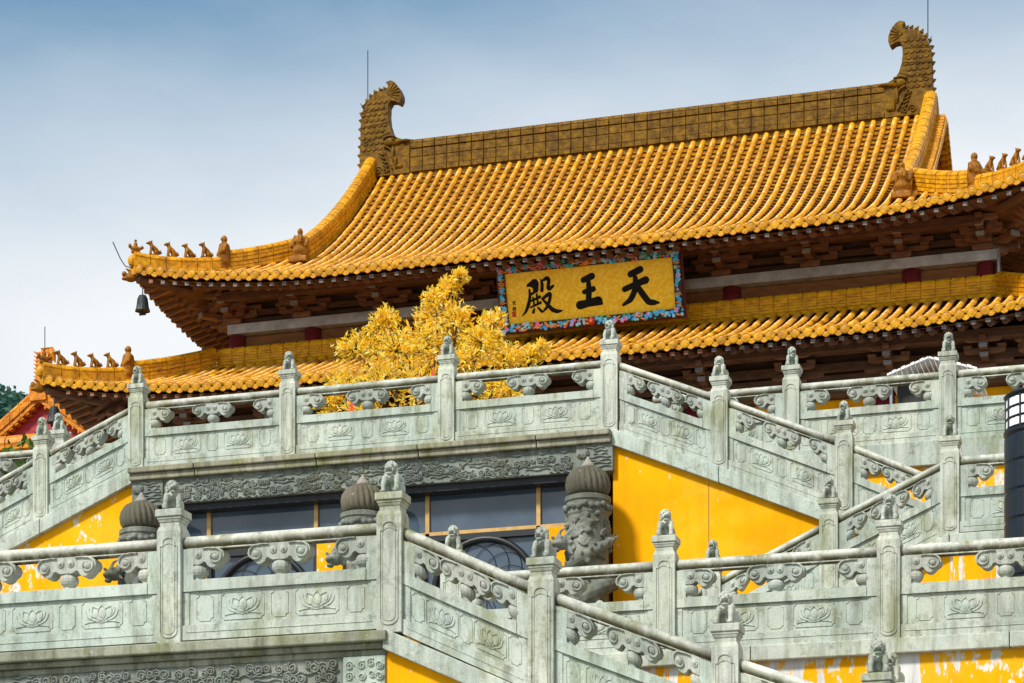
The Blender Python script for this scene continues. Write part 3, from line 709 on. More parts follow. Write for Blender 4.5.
def tiles(name, parent, slopes, sp=.217, fine=True):
    roll, pan, disc = MB(), MB(), MB(); roll.extra = ['riser_shade']; pan.extra = ['riser_shade']; rt = random.Random(3)
    for S in slopes:
        n = int(2 * S.hw / sp); q0 = -(n - 1) * sp / 2
        for c in range(-1, n + 1):
            q = q0 + c * sp
            if abs(q) < S.hw - .03:
                te = S.tend(q)
                if te > .12:
                    nr = max(1, round(te / .33)); o = len(roll.v); k = 0; H = 6
                    for r_ in range(nr):
                        jit = rt.uniform(-.004, .004); jq = rt.uniform(-.006, .006)
                        for tt, rad in ((te * r_ / nr - (.03 if r_ == 0 else 0), .061), (te * (r_ + 1) / nr, .055)):
                            p = S.pt(q + jq, tt); d = (S.pt(q, tt + .05) - S.pt(q, tt - .05)).normalized(); up = S.a.cross(d)
                            if up.z < 0: up = -up
                            for h in range(H + 1):
                                a = math.pi * h / H; roll.v.append(tuple(p + S.a * ((rad + jit) * math.cos(a)) + up * ((rad + jit) * math.sin(a) + .012)))
                            k += 1
                    for r_ in range(k - 1):
                        for h in range(H):
                            a = o + r_ * (H + 1) + h
                            roll.f.append((a, a + 1, a + H + 2, a + H + 1))
                    p = S.pt(q, -.045); up = Vector((0, 0, 1)); o = len(disc.v); nd = 14; cz = p + Vector((0, 0, .018))
                    tl = S.i * .03
                    for ring, (rd, dp) in enumerate(((.086, .03), (.086, -.012), (.074, -.018), (.066, -.010), (.028, -.016))):
                        for h in range(nd):
                            a = 2 * math.pi * h / nd; disc.v.append(tuple(cz + S.a * (rd * math.cos(a)) + up * (rd * math.sin(a)) + S.i * dp))
                    for ring in range(4):
                        for h in range(nd): disc.f.append((o + ring * nd + h, o + ring * nd + (h + 1) % nd, o + (ring + 1) * nd + (h + 1) % nd, o + (ring + 1) * nd + h))
                    disc.f.append(tuple(o + 4 * nd + h for h in range(nd)))
            qm = q + sp / 2
            if abs(qm) < S.hw - .02:
                te = S.tend(qm); nr = max(1, round(te / (.165 if fine else .33))); o = len(pan.v); k = 0; hw = sp / 2 - .02
                for r_ in range(nr):
                    for tt, dz in ((te * r_ / nr, .040), (te * (r_ + 1) / nr, .0)):
                        d0 = S.pt(qm, tt)
                        for e, zz in ((-1, .012), (-.5, -.022), (0, -.034), (.5, -.022), (1, .012)): pan.v.append((d0.x + S.a.x * hw * e, d0.y + S.a.y * hw * e, d0.z + dz + zz))
                        k += 1
                for r_ in range(k - 1):
                    for h in range(4):
                        a = o + r_ * 5 + h
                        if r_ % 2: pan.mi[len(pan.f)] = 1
                        pan.f.append((a, a + 1, a + 6, a + 5))
                p = S.pt(qm, -.02)        # drip tile tongue
                ol = [(-.085, .02), (-.088, -.03), (-.068, -.07), (-.033, -.098), (0, -.11), (.033, -.098), (.068, -.07), (.088, -.03), (.085, .02), (0, -.02)]
                o = len(disc.v)
                for dp in (-.03, .0):
                    for e, zz in ol: disc.v.append(tuple(p + S.a * e + Vector((0, 0, zz)) + S.i * dp))
                nn = len(ol); disc.f.append(tuple(o + h for h in range(nn))); disc.f.append(tuple(o + nn + h for h in range(nn - 1, -1, -1)))
                for h in range(nn): disc.f.append((o + h, o + (h + 1) % nn, o + nn + (h + 1) % nn, o + nn + h))
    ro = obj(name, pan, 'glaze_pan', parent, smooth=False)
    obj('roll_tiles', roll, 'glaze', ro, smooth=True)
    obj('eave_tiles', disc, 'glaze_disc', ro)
    return ro
GX = 5.9
up_f = Slope((HX, 44, 0), (1, 0, 0), (0, 1, 0), 8.62, 6.0, upper_prof, gable=GX)
up_b = Slope((HX, 56, 0), (1, 0, 0), (0, -1, 0), 8.62, 6.0, upper_prof, gable=GX)
up_l = Slope((HX - 8.62, 50, 0), (0, 1, 0), (1, 0, 0), 6.0, 2.72, upper_prof)
up_r = Slope((HX + 8.62, 50, 0), (0, 1, 0), (-1, 0, 0), 6.0, 2.72, upper_prof)
lo_f = Slope((HX, 43, 0), (1, 0, 0), (0, 1, 0), 10.05, 2.9, lower_prof, 1.16, 1.0)
lo_b = Slope((HX, 57, 0), (1, 0, 0), (0, -1, 0), 10.05, 2.9, lower_prof, 1.16, 1.0)
lo_l = Slope((HX - 10.05, 50, 0), (0, 1, 0), (1, 0, 0), 7.0, 2.5, lower_prof, 1 / 1.16, 1.16)
lo_r = Slope((HX + 10.05, 50, 0), (0, 1, 0), (-1, 0, 0), 7.0, 2.5, lower_prof, 1 / 1.16, 1.16)
uroof = tiles('upper_roof', hall, [up_f, up_l, up_r, up_b])
lroof = tiles('lower_roof', hall, [lo_f, lo_l, lo_r, lo_b])

def ridge_run(b, path, wd, h, seg=.40, layers=4, z0=0., gap=.009):
    """ridge of glazed blocks along a path on the roof"""
    path = [Vector(p) for p in path]; acc = [0]
    for p, q in zip(path, path[1:]): acc.append(acc[-1] + (q - p).length)
    def at(s):
        for k in range(len(path) - 1):
            if s <= acc[k + 1] + 1e-6: return path[k].lerp(path[k + 1], (s - acc[k]) / (acc[k + 1] - acc[k]))
        return path[-1]
    n = max(1, round(acc[-1] / seg)); U = Vector((0, 0, 1))
    for i in range(n):
        p, q = at(acc[-1] * i / n), at(acc[-1] * (i + 1) / n); d = (q - p); lat = d.cross(U).normalized(); gp = d.normalized() * gap
        def slab(za, zb, ww, e=1):
            a, c = p + gp * e, q - gp * e; l = lat * ww / 2
            b.hexa([a - l + U * za, c - l + U * za, c + l + U * za, a + l + U * za, a - l + U * zb, c - l + U * zb, c + l + U * zb, a + l + U * zb])
        slab(z0 - .12, z0 + h - .02, wd * .86, -.2)
        if layers == 1: slab(z0 + .05, z0 + h - .07, wd); slab(z0, z0 + .045, wd * 1.12); 
        else:
            for k in range(layers):
                t0 = z0 + (h - .06) * k / layers; slab(t0, t0 + (h - .06) / layers - .016, wd if k % 2 else wd * 1.07)
        b.tube([p + gp * 1.5 + U * (z0 + h - .06), q - gp * 1.5 + U * (z0 + h - .06)], wd * .54, 12, squash=.75)
    return at, acc[-1]
# main ridge
b = MB(); zr = upper_prof(6) ; x = HX - 5.0
b.lim(HX - 5.3, HX + 5.3, 49.90, 50.10, zr - .25, zr + .66)
n = 37
for i in range(n):
    x0 = HX - 5.0 + 10.0 * i / n + .008; x1 = HX - 5.0 + 10.0 * (i + 1) / n - .008
    for z0, z1, d in ((.0, .10, .15), (.112, .31, .125), (.322, .49, .125), (.502, .60, .145)): b.lim(x0, x1, 50 - d, 50 + d, zr + z0, zr + z1)
    b.tube([(x0, 50, zr + .63), (x1, 50, zr + .63)], .125, 12, squash=.75)
obj('main_ridge', b, 'glaze_amber', uroof, bevel=.008)
# ridge dragons with curling tails
OWL = [(-0.55, 0.0), (-0.55, 0.31), (-0.55, 0.54), (-0.53, 0.76), (-0.53, 0.98), (-0.52, 1.21), (-0.5, 1.39), (-0.44, 1.55), (-0.35, 1.67), (-0.24, 1.78), (-0.1, 1.83), (0.02, 1.84), (0.09, 1.88), (0.1, 1.94), (0.05, 2.01), (0.16, 2.04), (0.25, 1.99), (0.34, 1.87), (0.4, 1.73), (0.4, 1.62), (0.35, 1.53), (0.25, 1.59), (0.16, 1.6), (0.1, 1.51), (0.09, 1.32), (0.11, 1.13), (0.17, 0.94), (0.25, 0.82), (0.35, 0.77), (0.42, 0.74), (0.52, 0.74), (0.67, 0.70), (0.60, 0.60), (0.59, 0.45), (0.59, 0.0)]
def ridge_dragon(parent, sx, x, y, z, k, mat, rot=False):
    b = MB(); T = .13 * k
    def mp_(p): return (x + sx * p[0] * k, z + p[1] * k)
    ol = [mp_(p) for p in OWL]
    if sx > 0: ol = ol[::-1]
    b.prism(ol, y - T, y + T)
    for i in range(14):       # spikes down the back
        u = i / 13; p = OWL[0:12]; f = u * (len(p) - 1); a = int(min(f, len(p) - 2)); q = (p[a][0] + (p[a + 1][0] - p[a][0]) * (f - a), p[a][1] + (p[a + 1][1] - p[a][1]) * (f - a)) if i else p[0]
        dirx, dirz = (-1, .15) if u < .65 else (-.6, .8)
        c = mp_((q[0], q[1] + .03)); e = mp_((q[0] + .075 * dirx, q[1] + .03 + .07 * dirz + .02))
        b.tube([(c[0], y - T * .5, c[1]), (e[0], y - T * .5, e[1])], [.06 * k, .01 * k], 6)
    yf = y - T
    def rl(pts, w=.03, h=.03): b.ridge2d([mp_(p) for p in pts], w * k, h * k, yf)
    for i in range(9):        # scales
        for j in range(5):
            cx = -.47 + j * .125 + (.06 if i % 2 else 0); cz = .62 + i * .125
            if cx < .12 - .02 * i * (i < 5) + (.02) and cx < .08: rl(arc(cx, cz, .055, 190, 350, 6), .018, .018)
    # tail fan
    for a in range(6):
        q = R(10 + 20 * a - 50); rl([(.10, 1.75), (.10 + .27 * math.cos(q), 1.77 + .24 * math.sin(q))], .022, .02)
    # head: eye, brow, open jaws with teeth, mane
    def el(cx, cz, rx, rz, d=.05): p = mp_((cx, cz)); b.ell((p[0], yf, p[1]), (rx * k, d * k, rz * k))
    el(.17, .70, .17, .10, .08); el(.33, .69, .12, .06, .07); el(.5, .685, .12, .035, .08); el(.24, .735, .05, .04, .11); el(.22, .44, .05, .18, .06); el(.28, .25, .045, .15, .06); el(.36, .16, .09, .04, .05)
    rl([(.0, .78), (.12, .83), (.28, .80)], .05, .07); rl([(.02, .62), (.12, .58), (.2, .5), (.2, .36)], .05, .06); rl([(-.04, .55), (.05, .42), (.1, .3), (.2, .12)], .04, .045)
    for i in range(5): rl([(-.1 + .03 * i, .5 - .09 * i), (-.02 + .03 * i, .44 - .09 * i), (.06 + .02 * i, .46 - .09 * i)], .035, .04)
    rl(spiral(-.12, .12, .09, 1.5), .03, .03); rl(spiral(.06, .1, .07, 1.5), .03, .03)
    for i in range(3):
        p = mp_((.40 + .06 * i, .64)); b.tube([(p[0], yf, p[1]), (p[0], yf - .01, p[1] - .06 * k)], [.016 * k, .004], 5)
    for pts in (([(-.53, .72), (.16, .92)]), ([(-.53, 1.08), (.1, 1.14)]), ([(-.5, 1.40), (.08, 1.44)]), ([(-.2, .62), (-.2, 1.78)])): rl(pts, .014, .012)
    o = obj('ridge_dragon', b, mat, parent); return o
for sx, x, kk in ((1, HX - 5.6, .98), (-1, HX + 5.44, .93)):
    ridge_dragon(uroof, sx, x, 50, zr, kk, 'glaze_amber')
    b = MB(); b.tube([(x - sx * .40, 50.0, zr + 1.55), (x - sx * .40, 50, zr + 2.75)], .012, 6); obj('lightning_rod', b, 'steel_rod', uroof)
# gable ridges down the slope, hip ridges, beasts
def seated_beast(kind):
    b = MB()
    if kind == 'rider':
        b.ell((0, 0, .06), (.10, .045, .05)); b.tube([(.08, 0, .07), (.13, 0, .11)], [.03, .035], 7); b.ell((-.10, 0, .10), (.03, .03, .045)); b.tube([(-.05, 0, .02), (-.05, 0, 0)], .025, 6); b.tube([(.04, 0, .02), (.04, 0, 0)], .025, 6)
        b.ell((0, 0, .13), (.035, .04, .06)); b.ell((0, 0, .21), .026)
    else:
        b.ell((.06, 0, .06), (.06, .05, .055)); b.tube([(.05, 0, .09), (-.02, 0, .15), (-.04, 0, .19)], [.05, .042, .032], 8)
        b.ell((-.055, 0, .21), (.048, .036, .034)); b.ell((-.10, 0, .20), (.028, .022, .02))
        for s in (-1, 1): b.tube([(-.03, s * .025, .13), (-.055, s * .028, 0)], [.022, .018], 6); b.ell((-.03, s * .022, .245), (.012, .01, .022))
        b.tube([(.10, 0, .03), (.14, 0, .06), (.13, 0, .11)], [.02, .024, .014], 6)
    b.lim(-.07, .08, -.03, .03, -.02, .012)
    return remesh(b, .010, 'glaze_figure', 'roof_beast')
BE = [seated_beast('rider'), seated_beast('dog')]
def robed(k):
    b = MB(); b.lathe([(.09, 0), (.13, .06), (.14, .18), (.13, .32), (.11, .42), (.05, .47)], 14); b.ell((0, 0, .53), (.068, .07, .078))
    for s in (-1, 1): b.tube([(0, s * .10, .40), (-.06, s * .13, .28), (-.12, s * .05, .22)], [.05, .05, .04], 7)
    b.ell((-.1, 0, .24), (.06, .06, .07)); b.ell((-.06, 0, .53), (.03, .02, .02)); b.lim(-.10, .10, -.09, .09, -.05, .05)
    return remesh(b, .014, 'glaze_figure', 'roof_figure')
FIG = robed(1)
def potbelly():
    b = MB(); b.lathe([(.16, 0), (.21, .06), (.22, .16), (.17, .22), (.19, .32), (.17, .40), (.09, .46)], 16); b.ell((0, 0, .53), (.075, .075, .08))
    for s in (-1, 1): b.tube([(s * .15, 0, .42), (s * .23, -.05, .32), (s * .19, -.12, .22)], [.05, .045, .04], 7); b.tube([(s * .08, -.14, .44), (s * .11, -.19, .36), (s * .08, -.2, .28)], .022, 6)
    b.ell((0, -.13, .34), (.10, .08, .09)); b.ell((0, -.16, .13), (.14, .08, .08)); b.ell((0, -.07, .53), (.03, .03, .02)); b.lim(-.24, .24, -.2, .2, -.08, .03)
    return remesh(b, .016, 'glaze_figure', 'ridge_end_beast')
POT = potbelly()
for sx in (-1, 1):
    for sl in (up_f, up_b):
        b = MB(); path = [sl.pt(sx * GX, t) for t in [5.95 - .30 * i for i in range(14)]]; ridge_run(b, path, .24, .46, .36, 4, .02)
        obj('gable_ridge', b, 'glaze_ridge', uroof)
        e = sl.pt(sx * GX, 1.86); o = place('ridge_end_beast', POT, uroof, (e.x, e.y, e.z + .10)); o.scale = (.76, .85, 1.02)
        if sl is up_b: o.rotation_euler.z = math.pi
        b = MB()               # courses of verge tiles outside the gable ridge
        nn = 34
        for i in range(nn):
            t0 = 2.75 + 3.2 * i / nn; p = sl.pt(sx * GX, t0); q = sl.pt(sx * GX, t0 + 2.9 / nn)
            xa, xb = sorted((p.x + sx * .11, p.x + sx * .30)); ya, yb = p.y, q.y
            dy = -.05 if yb > ya and sl is up_f else 0
            b.lim(xa, xb, min(p.y, q.y) - (.05 if sl is up_f else 0), max(p.y, q.y) + (0 if sl is up_f else .05), p.z + .0, p.z + .045)
            b.lim(xa + .01, xb - .02, ya, yb, p.z - .14, p.z + .001)
            b.tube([((xa if sx < 0 else xb) + sx * .03, (ya + yb) / 2, p.z - .06), ((xa if sx < 0 else xb) - sx * .05, (ya + yb) / 2, p.z - .06)], .07, 8)
        obj('verge_tiles', b, 'glaze_ridge', uroof)
b = MB()
for sx in (-1, 1):
    x = HX + sx * 5.82; pr = [(50 - 3.0 + 6.0 * i / 16, 0) for i in range(17)]
    pts = [(y, upper_prof(6 - abs(y - 50)) - .05) for y, _ in pr]
    b.prismx([(47.0, upper_prof(3) - 1.), (53.0, upper_prof(3) - 1.)] + pts[::-1], x - .05, x + .05)
obj('gable_board', b, 'barge_red', uroof)
def hip(sl, sx, roof, t0, figs, figq, ra=1.0):
    path = [sl.pt(sx * (sl.hw - t / ra), t) for t in [t0 * (1 - i / 14) for i in range(15)]]
    cut = 6 if figs else 9
    b = MB(); at, ln = ridge_run(b, path[:8], .24, .38, .36, 4, .02); ridge_run(b, path[7:], .22, .27, .34, 1, .03)
    end = path[-1]; d = (path[-1] - path[-2]).normalized()
    b.ell(end + Vector((0, 0, .15)) + d * .0, (.10, .10, .12))
    o = obj('hip_ridge', b, 'glaze_ridge', roof)
    ang = math.atan2(d.y, d.x) + math.pi
    if figs:
        f = path[7]; q = place('roof_figure', FIG, roof, f + Vector((0, -.06, .10))); q.rotation_euler.z = ang; q.scale = (.95, .95, 1.02)
        seg = [path[7 + i] for i in range(8)]
        for k in range(5):
            u = .22 + .75 * k / 4; i = u * 7; p = seg[int(min(i, 6))].lerp(seg[int(min(i, 6)) + 1], i - int(min(i, 6)))
            z = place('roof_beast', BE[0] if k == 4 else BE[1], roof, p + Vector((0, 0, .335))); z.rotation_euler.z = ang + R(random.uniform(-6, 6)); z.scale = (1.12, 1.25, random.uniform(1.02, 1.14))
    # corner beam end and its glazed head
    b = MB(); c = end + Vector((0, 0, -.18)); b.tube([c - d * 1.2 + Vector((0, 0, -.05)), c - d * .1], .09, 8); obj('corner_beam', b, 'wood', hall)
    b = MB(); b.ell((0, 0, 0), (.13, .085, .085)); b.ell((.12, 0, .05), (.05, .05, .06)); b.ell((.10, 0, -.04), (.08, .06, .03)); b.tube([(.0, 0, .06), (.02, 0, .13), (.10, 0, .17)], [.04, .03, .01], 6)
    if not hip.head: hip.head.append(remesh(b, .012, 'glaze_figure', 'corner_head'))
    q = place('corner_head', hip.head[0], hall, c + d * .05); q.rotation_euler.z = math.atan2(d.y, d.x)
    return end
hip.head = []
ends = {}
for sx in (-1, 1):
    ends['u', sx] = hip(up_f, sx, uroof, 2.70, True, 0); hip(up_b, sx, uroof, 2.70, False, 0)
    ends['l', sx] = hip(lo_f, sx, lroof, 2.75, True, 0, 1.16); hip(lo_b, sx, lroof, 2.75, False, 0, 1.16)
# ridge band at the head of the lower roof
b = MB(); zt = lower_prof(2.9) - .02
for p, q in (((HX - 7.6, 45.93), (HX + 7.6, 45.93)), ((HX - 7.6, 54.07), (HX + 7.6, 54.07)), ((HX - 7.6, 45.93), (HX - 7.6, 54.07)), ((HX + 7.6, 45.93), (HX + 7.6, 54.07))):
    ridge_run(b, [(p[0], p[1], zt), (q[0], q[1], zt)], .22, .37, .27, 6, .0, .014)
    b.tube([(p[0], p[1] - .12, zt - .04), (q[0], q[1] - .12, zt - .04)], .075, 10)
obj('wall_ridge', b, 'glaze_wall', lroof)

# undersides, rafters
def eaves(slopes, depth, drop, nm):
    sh = MB(); fl = MB(); rd = MB()
    for S in slopes:
        n = int(S.hw * 2 / .25)
        for i in range(n):
            qa = -S.hw + 2 * S.hw * i / n; qb = -S.hw + 2 * S.hw * (i + 1) / n
            ta, tb = max(.03, min(depth, S.tend(qa))), max(.03, min(depth, S.tend(qb)))
            for u0, u1 in ((0, .25), (.25, .5), (.5, .75), (.75, 1)):
                P = []
                for q, tm, u in ((qa, ta, u0), (qb, tb, u0), (qb, tb, u1), (qa, ta, u1)):
                    t = .05 + (tm - .05) * u; p = S.pt(q, t); P.append(Vector((p.x, p.y, p.z - .13 - drop * t / depth)))
                sh.add(P, [(0, 1, 2, 3)])
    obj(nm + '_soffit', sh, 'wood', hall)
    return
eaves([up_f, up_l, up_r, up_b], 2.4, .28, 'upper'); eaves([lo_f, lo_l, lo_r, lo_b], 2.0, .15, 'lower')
def rafter_meshes(depth, pf, drop, tag_):
    b = MB(); z = lambda t: pf(t) - pf(0) - drop * t / depth
    b.box((0, .25, z(.25) - .15), (.08, .46, .07)); b.v = [(x, y, zz + (y - .25) * .30) for x, y, zz in b.v]
    f = b.mesh('flying_rafter', 'rafter_grey')
    b = MB(); b.tube([(0, .44, z(.44) - .20), (0, depth, z(depth) - .19)], .058, 10); b.tube([(0, .437, z(.44) - .20), (0, .45, z(.45) - .20)], .063, 10)
    b.tube([(0, .434, z(.44) - .20), (0, .44, z(.44) - .20)], .028, 8)
    return f, b.mesh('rafter', 'wood_bracket')
sides = MB()
for S, depth, pf, drop in ((up_f, 2.3, upper_prof, .28), (lo_f, 1.9, lower_prof, .15), (up_l, 2.3, upper_prof, .28), (up_r, 2.3, upper_prof, .28), (lo_l, 1.6, lower_prof, .15), (lo_r, 1.6, lower_prof, .15)):
    fm, rm = rafter_meshes(depth, pf, drop, '')
    n = int(2 * S.hw / .25); q0 = -(n - 1) * .25 / 2; nn = 0
    rot = math.atan2(S.i.y, S.i.x) - math.pi / 2
    for c in range(n - 1):
        q = q0 + c * .25 + .125; te = S.tend(q)
        l0 = S.pt(q, 0.2); base = Vector((S.o.x + S.a.x * q, S.o.y + S.a.y * q, l0.z - (pf(.2 * S.ps) - pf(0))))
        front = S in (up_f, lo_f); vis = S is up_f or (S is lo_f and base.x > -9.5)
        for me, need, nm in ((fm, .35, 'flying_rafter'), (rm, .9, 'rafter')):
            if te < need: continue
            if front and vis and q > -8.2: place(nm, me, hall, base)
            else:
                mt = Matrix.Translation(base) @ Matrix.Rotation(rot, 4, 'Z')
                k = min(1, te / depth) if nm == 'rafter' else 1
                sides.add([mt @ Vector((v.co.x, v.co.y if v.co.y < te else te, v.co.z)) for v in me.vertices], [tuple(p.vertices) for p in me.polygons])
o = obj('far_rafters', sides, 'wood_bracket', hall); o['kind'] = 'stuff'

# walls of the hall
b = MB(); b.lim(HX - 7.5, HX + 7.5, 46.15, 53.85, 16.2, 18.25); obj('upper_wall', b, 'wood', hall)
b = MB(); b.lim(HX - 7.45, HX + 7.45, 46.06, 46.145, 16.5, 17.22); obj('wall_panel', b, 'wood_panel', hall)
b = MB(); b.lim(HX - 7.45, HX + 7.62, 45.86, 46.14, 17.24, 17.43); obj('grey_ledge', b, 'ledge_face', hall, bevel=.006)
b = MB()
b.lim(HX + 7.624, HX + 7.645, 45.86, 46.14, 16.6, 17.43)
obj('ledge_end', b, 'galvanised', hall)
BX = [-6.15 - 1.68 * k for k in range(8)]
XS = lambda Y: [HX + (x + 12.03) * 1.0 for x in BX]
def column(x, y, z0, z1, r): 
    b = MB(); b.lathe([(r, z0), (r, z1)], 16, (x, y, 0)); obj('column', b, 'red_lacquer', hall, (x, y, z0), True)
for x in (-19.55, -17.95, -14.6, -9.55, -6.2, -4.85): column(x, 46.05, 16.4, 17.235, .17)
b = MB(); 
for z0, z1, y0, y1 in ((17.70, 17.86, 45.22, 45.38), (17.78, 17.94, 45.62, 45.76), (17.435, 17.56, 46.0, 46.14), (17.62, 17.74, 46.02, 46.14)): b.lim(HX - 7.4, HX + 7.4, y0, y1, z0, z1)
for s in (-1, 1): b.lim(*sorted((HX + s * 7.25, HX + s * 7.4)), 45.3, 54.7, 17.72, 17.86)
obj('eave_beam', b, 'wood', hall, bevel=.01)
b = MB()
for z0, z1, y0, y1 in ((15.26, 15.42, 43.98, 44.12), (15.30, 15.44, 44.26, 44.40), (14.62, 14.86, 44.55, 44.72), (14.90, 15.02, 44.6, 44.72), (15.06, 15.22, 44.55, 44.72)): b.lim(HX - 8.6, HX + 8.6, y0, y1, z0, z1)
for s in (-1, 1): b.lim(*sorted((HX + s * 8.7, HX + s * 8.9)), 44.2, 55.8, 15.28, 15.42)
obj('eave_beam', b, 'wood', hall, bevel=.01)
def arm(b, cx, y, zc, half, h, th):
    ol = [(-half, h * .5), (-half, -.02), (-half + .02, -h * .25), (-half + .08, -h * .48), (half - .08, -h * .48), (half - .02, -h * .25), (half, -.02), (half, h * .5)]
    b.prism([(cx + x, zc + z) for x, z in ol], y - th / 2, y + th / 2)
def bracket_mesh_():
    b = MB(); y0 = 0
    b.box((0, y0, .07), (.34, .32, .10), 1.15); b.box((0, y0, .15), (.38, .36, .06))
    arm(b, 0, y0 - .02, .27, .50, .15, .13); 
    for x in (-.42, 0, .42): b.box((x, y0 - .02, .38), (.15, .16, .075), 1.12)
    b.lim(-.065, .065, y0 - .62, y0 + .1, .20, .33)
    arm(b, 0, y0 - .42, .43, .38, .15, .13); arm(b, 0, y0 - .02, .50, .58, .14, .12)
    b.box((0, y0 - .42, .36), (.17, .17, .05), 1.1)
    for x in (-.31, .31): b.box((x, y0 - .42, .545), (.15, .16, .08), 1.12)
    b.lim(-.065, .065, y0 - .86, y0 + .1, .38, .50)
    arm(b, 0, y0 - .80, .62, .34, .14, .12)
    b.box((0, y0 - .80, .54), (.17, .17, .06), 1.1); b.lim(-.06, .06, y0 - 1.0, y0 + .05, .57, .68)
    return b.mesh('bracket_set', 'wood_bracket')
BR = bracket_mesh_()
ge = MB(); ge.lim(-.075, .075, -.012, .012, -.06, .06); GE = ge.mesh('beam_end', 'grey_paint')
def bracket(x, y, z, k=1.0, rot=0):
    o = place('bracket_set', BR, hall, (x, y, z), .008); o.scale = (k, k * .82, k * .66); o.rotation_euler.z = rot
    for dy, dz in ((-.635, .265), (-.875, .44)):
        q = place('beam_end', GE, o, (x, y, z)); q.location = (0, dy, dz)
for x in XS(46): bracket(x, 46.0, 17.43)
for s in (-1, 1):
    bracket(HX + s * 7.35, 46.0, 17.43); bracket(HX + s * 7.5, 46.15, 17.40, 1.25, s * R(45)); bracket(HX + s * 7.45, 46.3, 17.43, 1, s * R(90))
    for y in (48, 49.7, 51.4, 53): bracket(HX + s * 7.45, y, 17.43, 1, s * R(90))
for x in [HX + (x + 12.03) * 1.0 for x in [-6.15 + 1.68 - 1.68 * k for k in range(10)]]: bracket(x, 44.66, 14.86, .95)
for s in (-1, 1): bracket(HX + s * 8.55, 44.7, 14.9, 1.1, s * R(45)); bracket(HX + s * 8.7, 45.6, 14.88, .95, s * R(90)); bracket(HX + s * 8.7, 47.3, 14.88, .95, s * R(90))
b = MB(); b.lim(HX - 8.7, HX + 8.7, 44.72, 55.3, 14.6, 15.6); obj('frieze_wall', b, 'wood', hall)
b = MB(); b.lim(HX - 8.65, HX + 8.65, 44.75, 55.2, ZU - .2, 14.6); obj('lower_wall', b, 'yellow_plaster', hall)
b = MB(); b.lim(HX - 2.2, HX + 2.2, 44.70, 44.76, ZU, 14.58); obj('door', b, 'wood', hall)
for x in (-20.4, -17.95, -14.6, -9.9, -6.5, -4.0): column(x, 44.6, ZU - .1, 14.62, .2)
b = MB(); b.lim(HX - 10, HX + 10, 42.5, 57.5, ZU - .03, ZU + .25); obj('plinth', b, 'paving', hall)

# ------------------------------------------------------------------ signboard
t = thing('sign_board', (-12.05, 45.2, 16.1), 'gold signboard with three black characters in a floral blue frame, leaning out under the eave', 'sign')
SW, SH = 3.50, 1.20
SCN = Vector((-11.96, 44.74, 17.0)); tilt = R(20)
mt = Matrix.Translation(SCN) @ Matrix.Rotation(R(0), 4, 'Z') @ Matrix.Rotation(tilt, 4, 'X')
def sobj(name, mb, mat, parent, smooth=False, bevel=0):
    mb.v = [tuple(mt @ Vector(p)) for p in mb.v]; return obj(name, mb, mat, parent, smooth=smooth, bevel=bevel)
b = MB(); b.lim(-SW / 2 - .03, SW / 2 + .03, .03, .10, -SH / 2 - .03, SH / 2 + .03); sobj('back_board', b, 'sign_back', t)
b = MB(); b.lim(-SW / 2 + .14, SW / 2 - .14, .0, .029, -SH / 2 + .14, SH / 2 - .14); face = sobj('panel', b, 'sign_gold', t)
b = MB()
for x0, x1, z0, z1 in ((-SW / 2, SW / 2, SH / 2 - .15, SH / 2), (-SW / 2, SW / 2, -SH / 2, -SH / 2 + .15), (-SW / 2, -SW / 2 + .15, -SH / 2 + .15, SH / 2 - .15), (SW / 2 - .15, SW / 2, -SH / 2 + .15, SH / 2 - .15)): b.lim(x0, x1, -.04, .028, z0, z1)
fr = sobj('frame', b, 'sign_black', t, bevel=.008)
cols = ['flower_blue', 'flower_orange', 'flower_pink', 'flower_teal', 'flower_pale', 'flower_blue', 'flower_pale', 'flower_blue', 'flower_orange']
bl = {c: MB() for c in set(cols)}; rs = random.Random(21)
per = []
x = -SW / 2 + .04
while x < SW / 2 - .03: per += [(x, SH / 2 - .075), (x, -SH / 2 + .075)]; x += .062
z = -SH / 2 + .16
while z < SH / 2 - .14: per += [(-SW / 2 + .075, z), (SW / 2 - .075, z)]; z += .062
for px_, pz in per:
    big = rs.choice(cols)
    for k in range(3):
        q = rs.uniform(.018, .042); c = big if rs.random() < .6 else rs.choice(cols)
        cx, cz = px_ + rs.uniform(-.03, .03), pz + rs.uniform(-.055, .055)
        if c == 'flower_orange': bl[c].tube([(cx - .05, -.05, cz + rs.uniform(-.04, .04)), (cx, -.065, cz), (cx + .05, -.05, cz + rs.uniform(-.04, .04))], [.01, .02, .008], 6)
        else:
            for a in range(5): bl[c].ell((cx + q * .6 * math.cos(a * 1.257), -.045, cz + q * .6 * math.sin(a * 1.257)), (q * .55, .02, q * .55), 7, 4)
b = MB(); b.extra = []; first = sorted(bl)
for k, c in enumerate(first):
    f0 = len(b.f); b.add(bl[c].v, bl[c].f)
    if k:
        b.extra.append(c)
        for fi in range(f0, len(b.f)): b.mi[fi] = k
o = sobj('carved_flowers', b, first[0], fr, smooth=True); o['kind'] = 'stuff'
b = MB(); b.ell((0, -.06, -SH / 2 + .075), (.075, .04, .075)); o = sobj('jewel', b, 'jewel_red', t, True)
b = MB(); b.ell((0, -.07, -SH / 2 + .075), (.035, .05, .035)); sobj('gilt_boss', b, 'flower_orange', o, True)
b = MB(); b.ell((-.02, -.06, SH / 2 - .07), (.07, .04, .07)); sobj('gilt_boss', b, 'flower_orange', fr, True)
def s2l(px, py):            # photograph pixel of the board -> board coordinates
    dx, dy = px - 494.1, py - 264.6; e1, e2 = (186.2, -18.9), (7.2, 67.1); D = e1[0] * e2[1] - e1[1] * e2[0]
    return ((dx * e2[1] - dy * e2[0]) / D - .5) * SW, (.5 - (e1[0] * dy - e1[1] * dx) / D) * SH
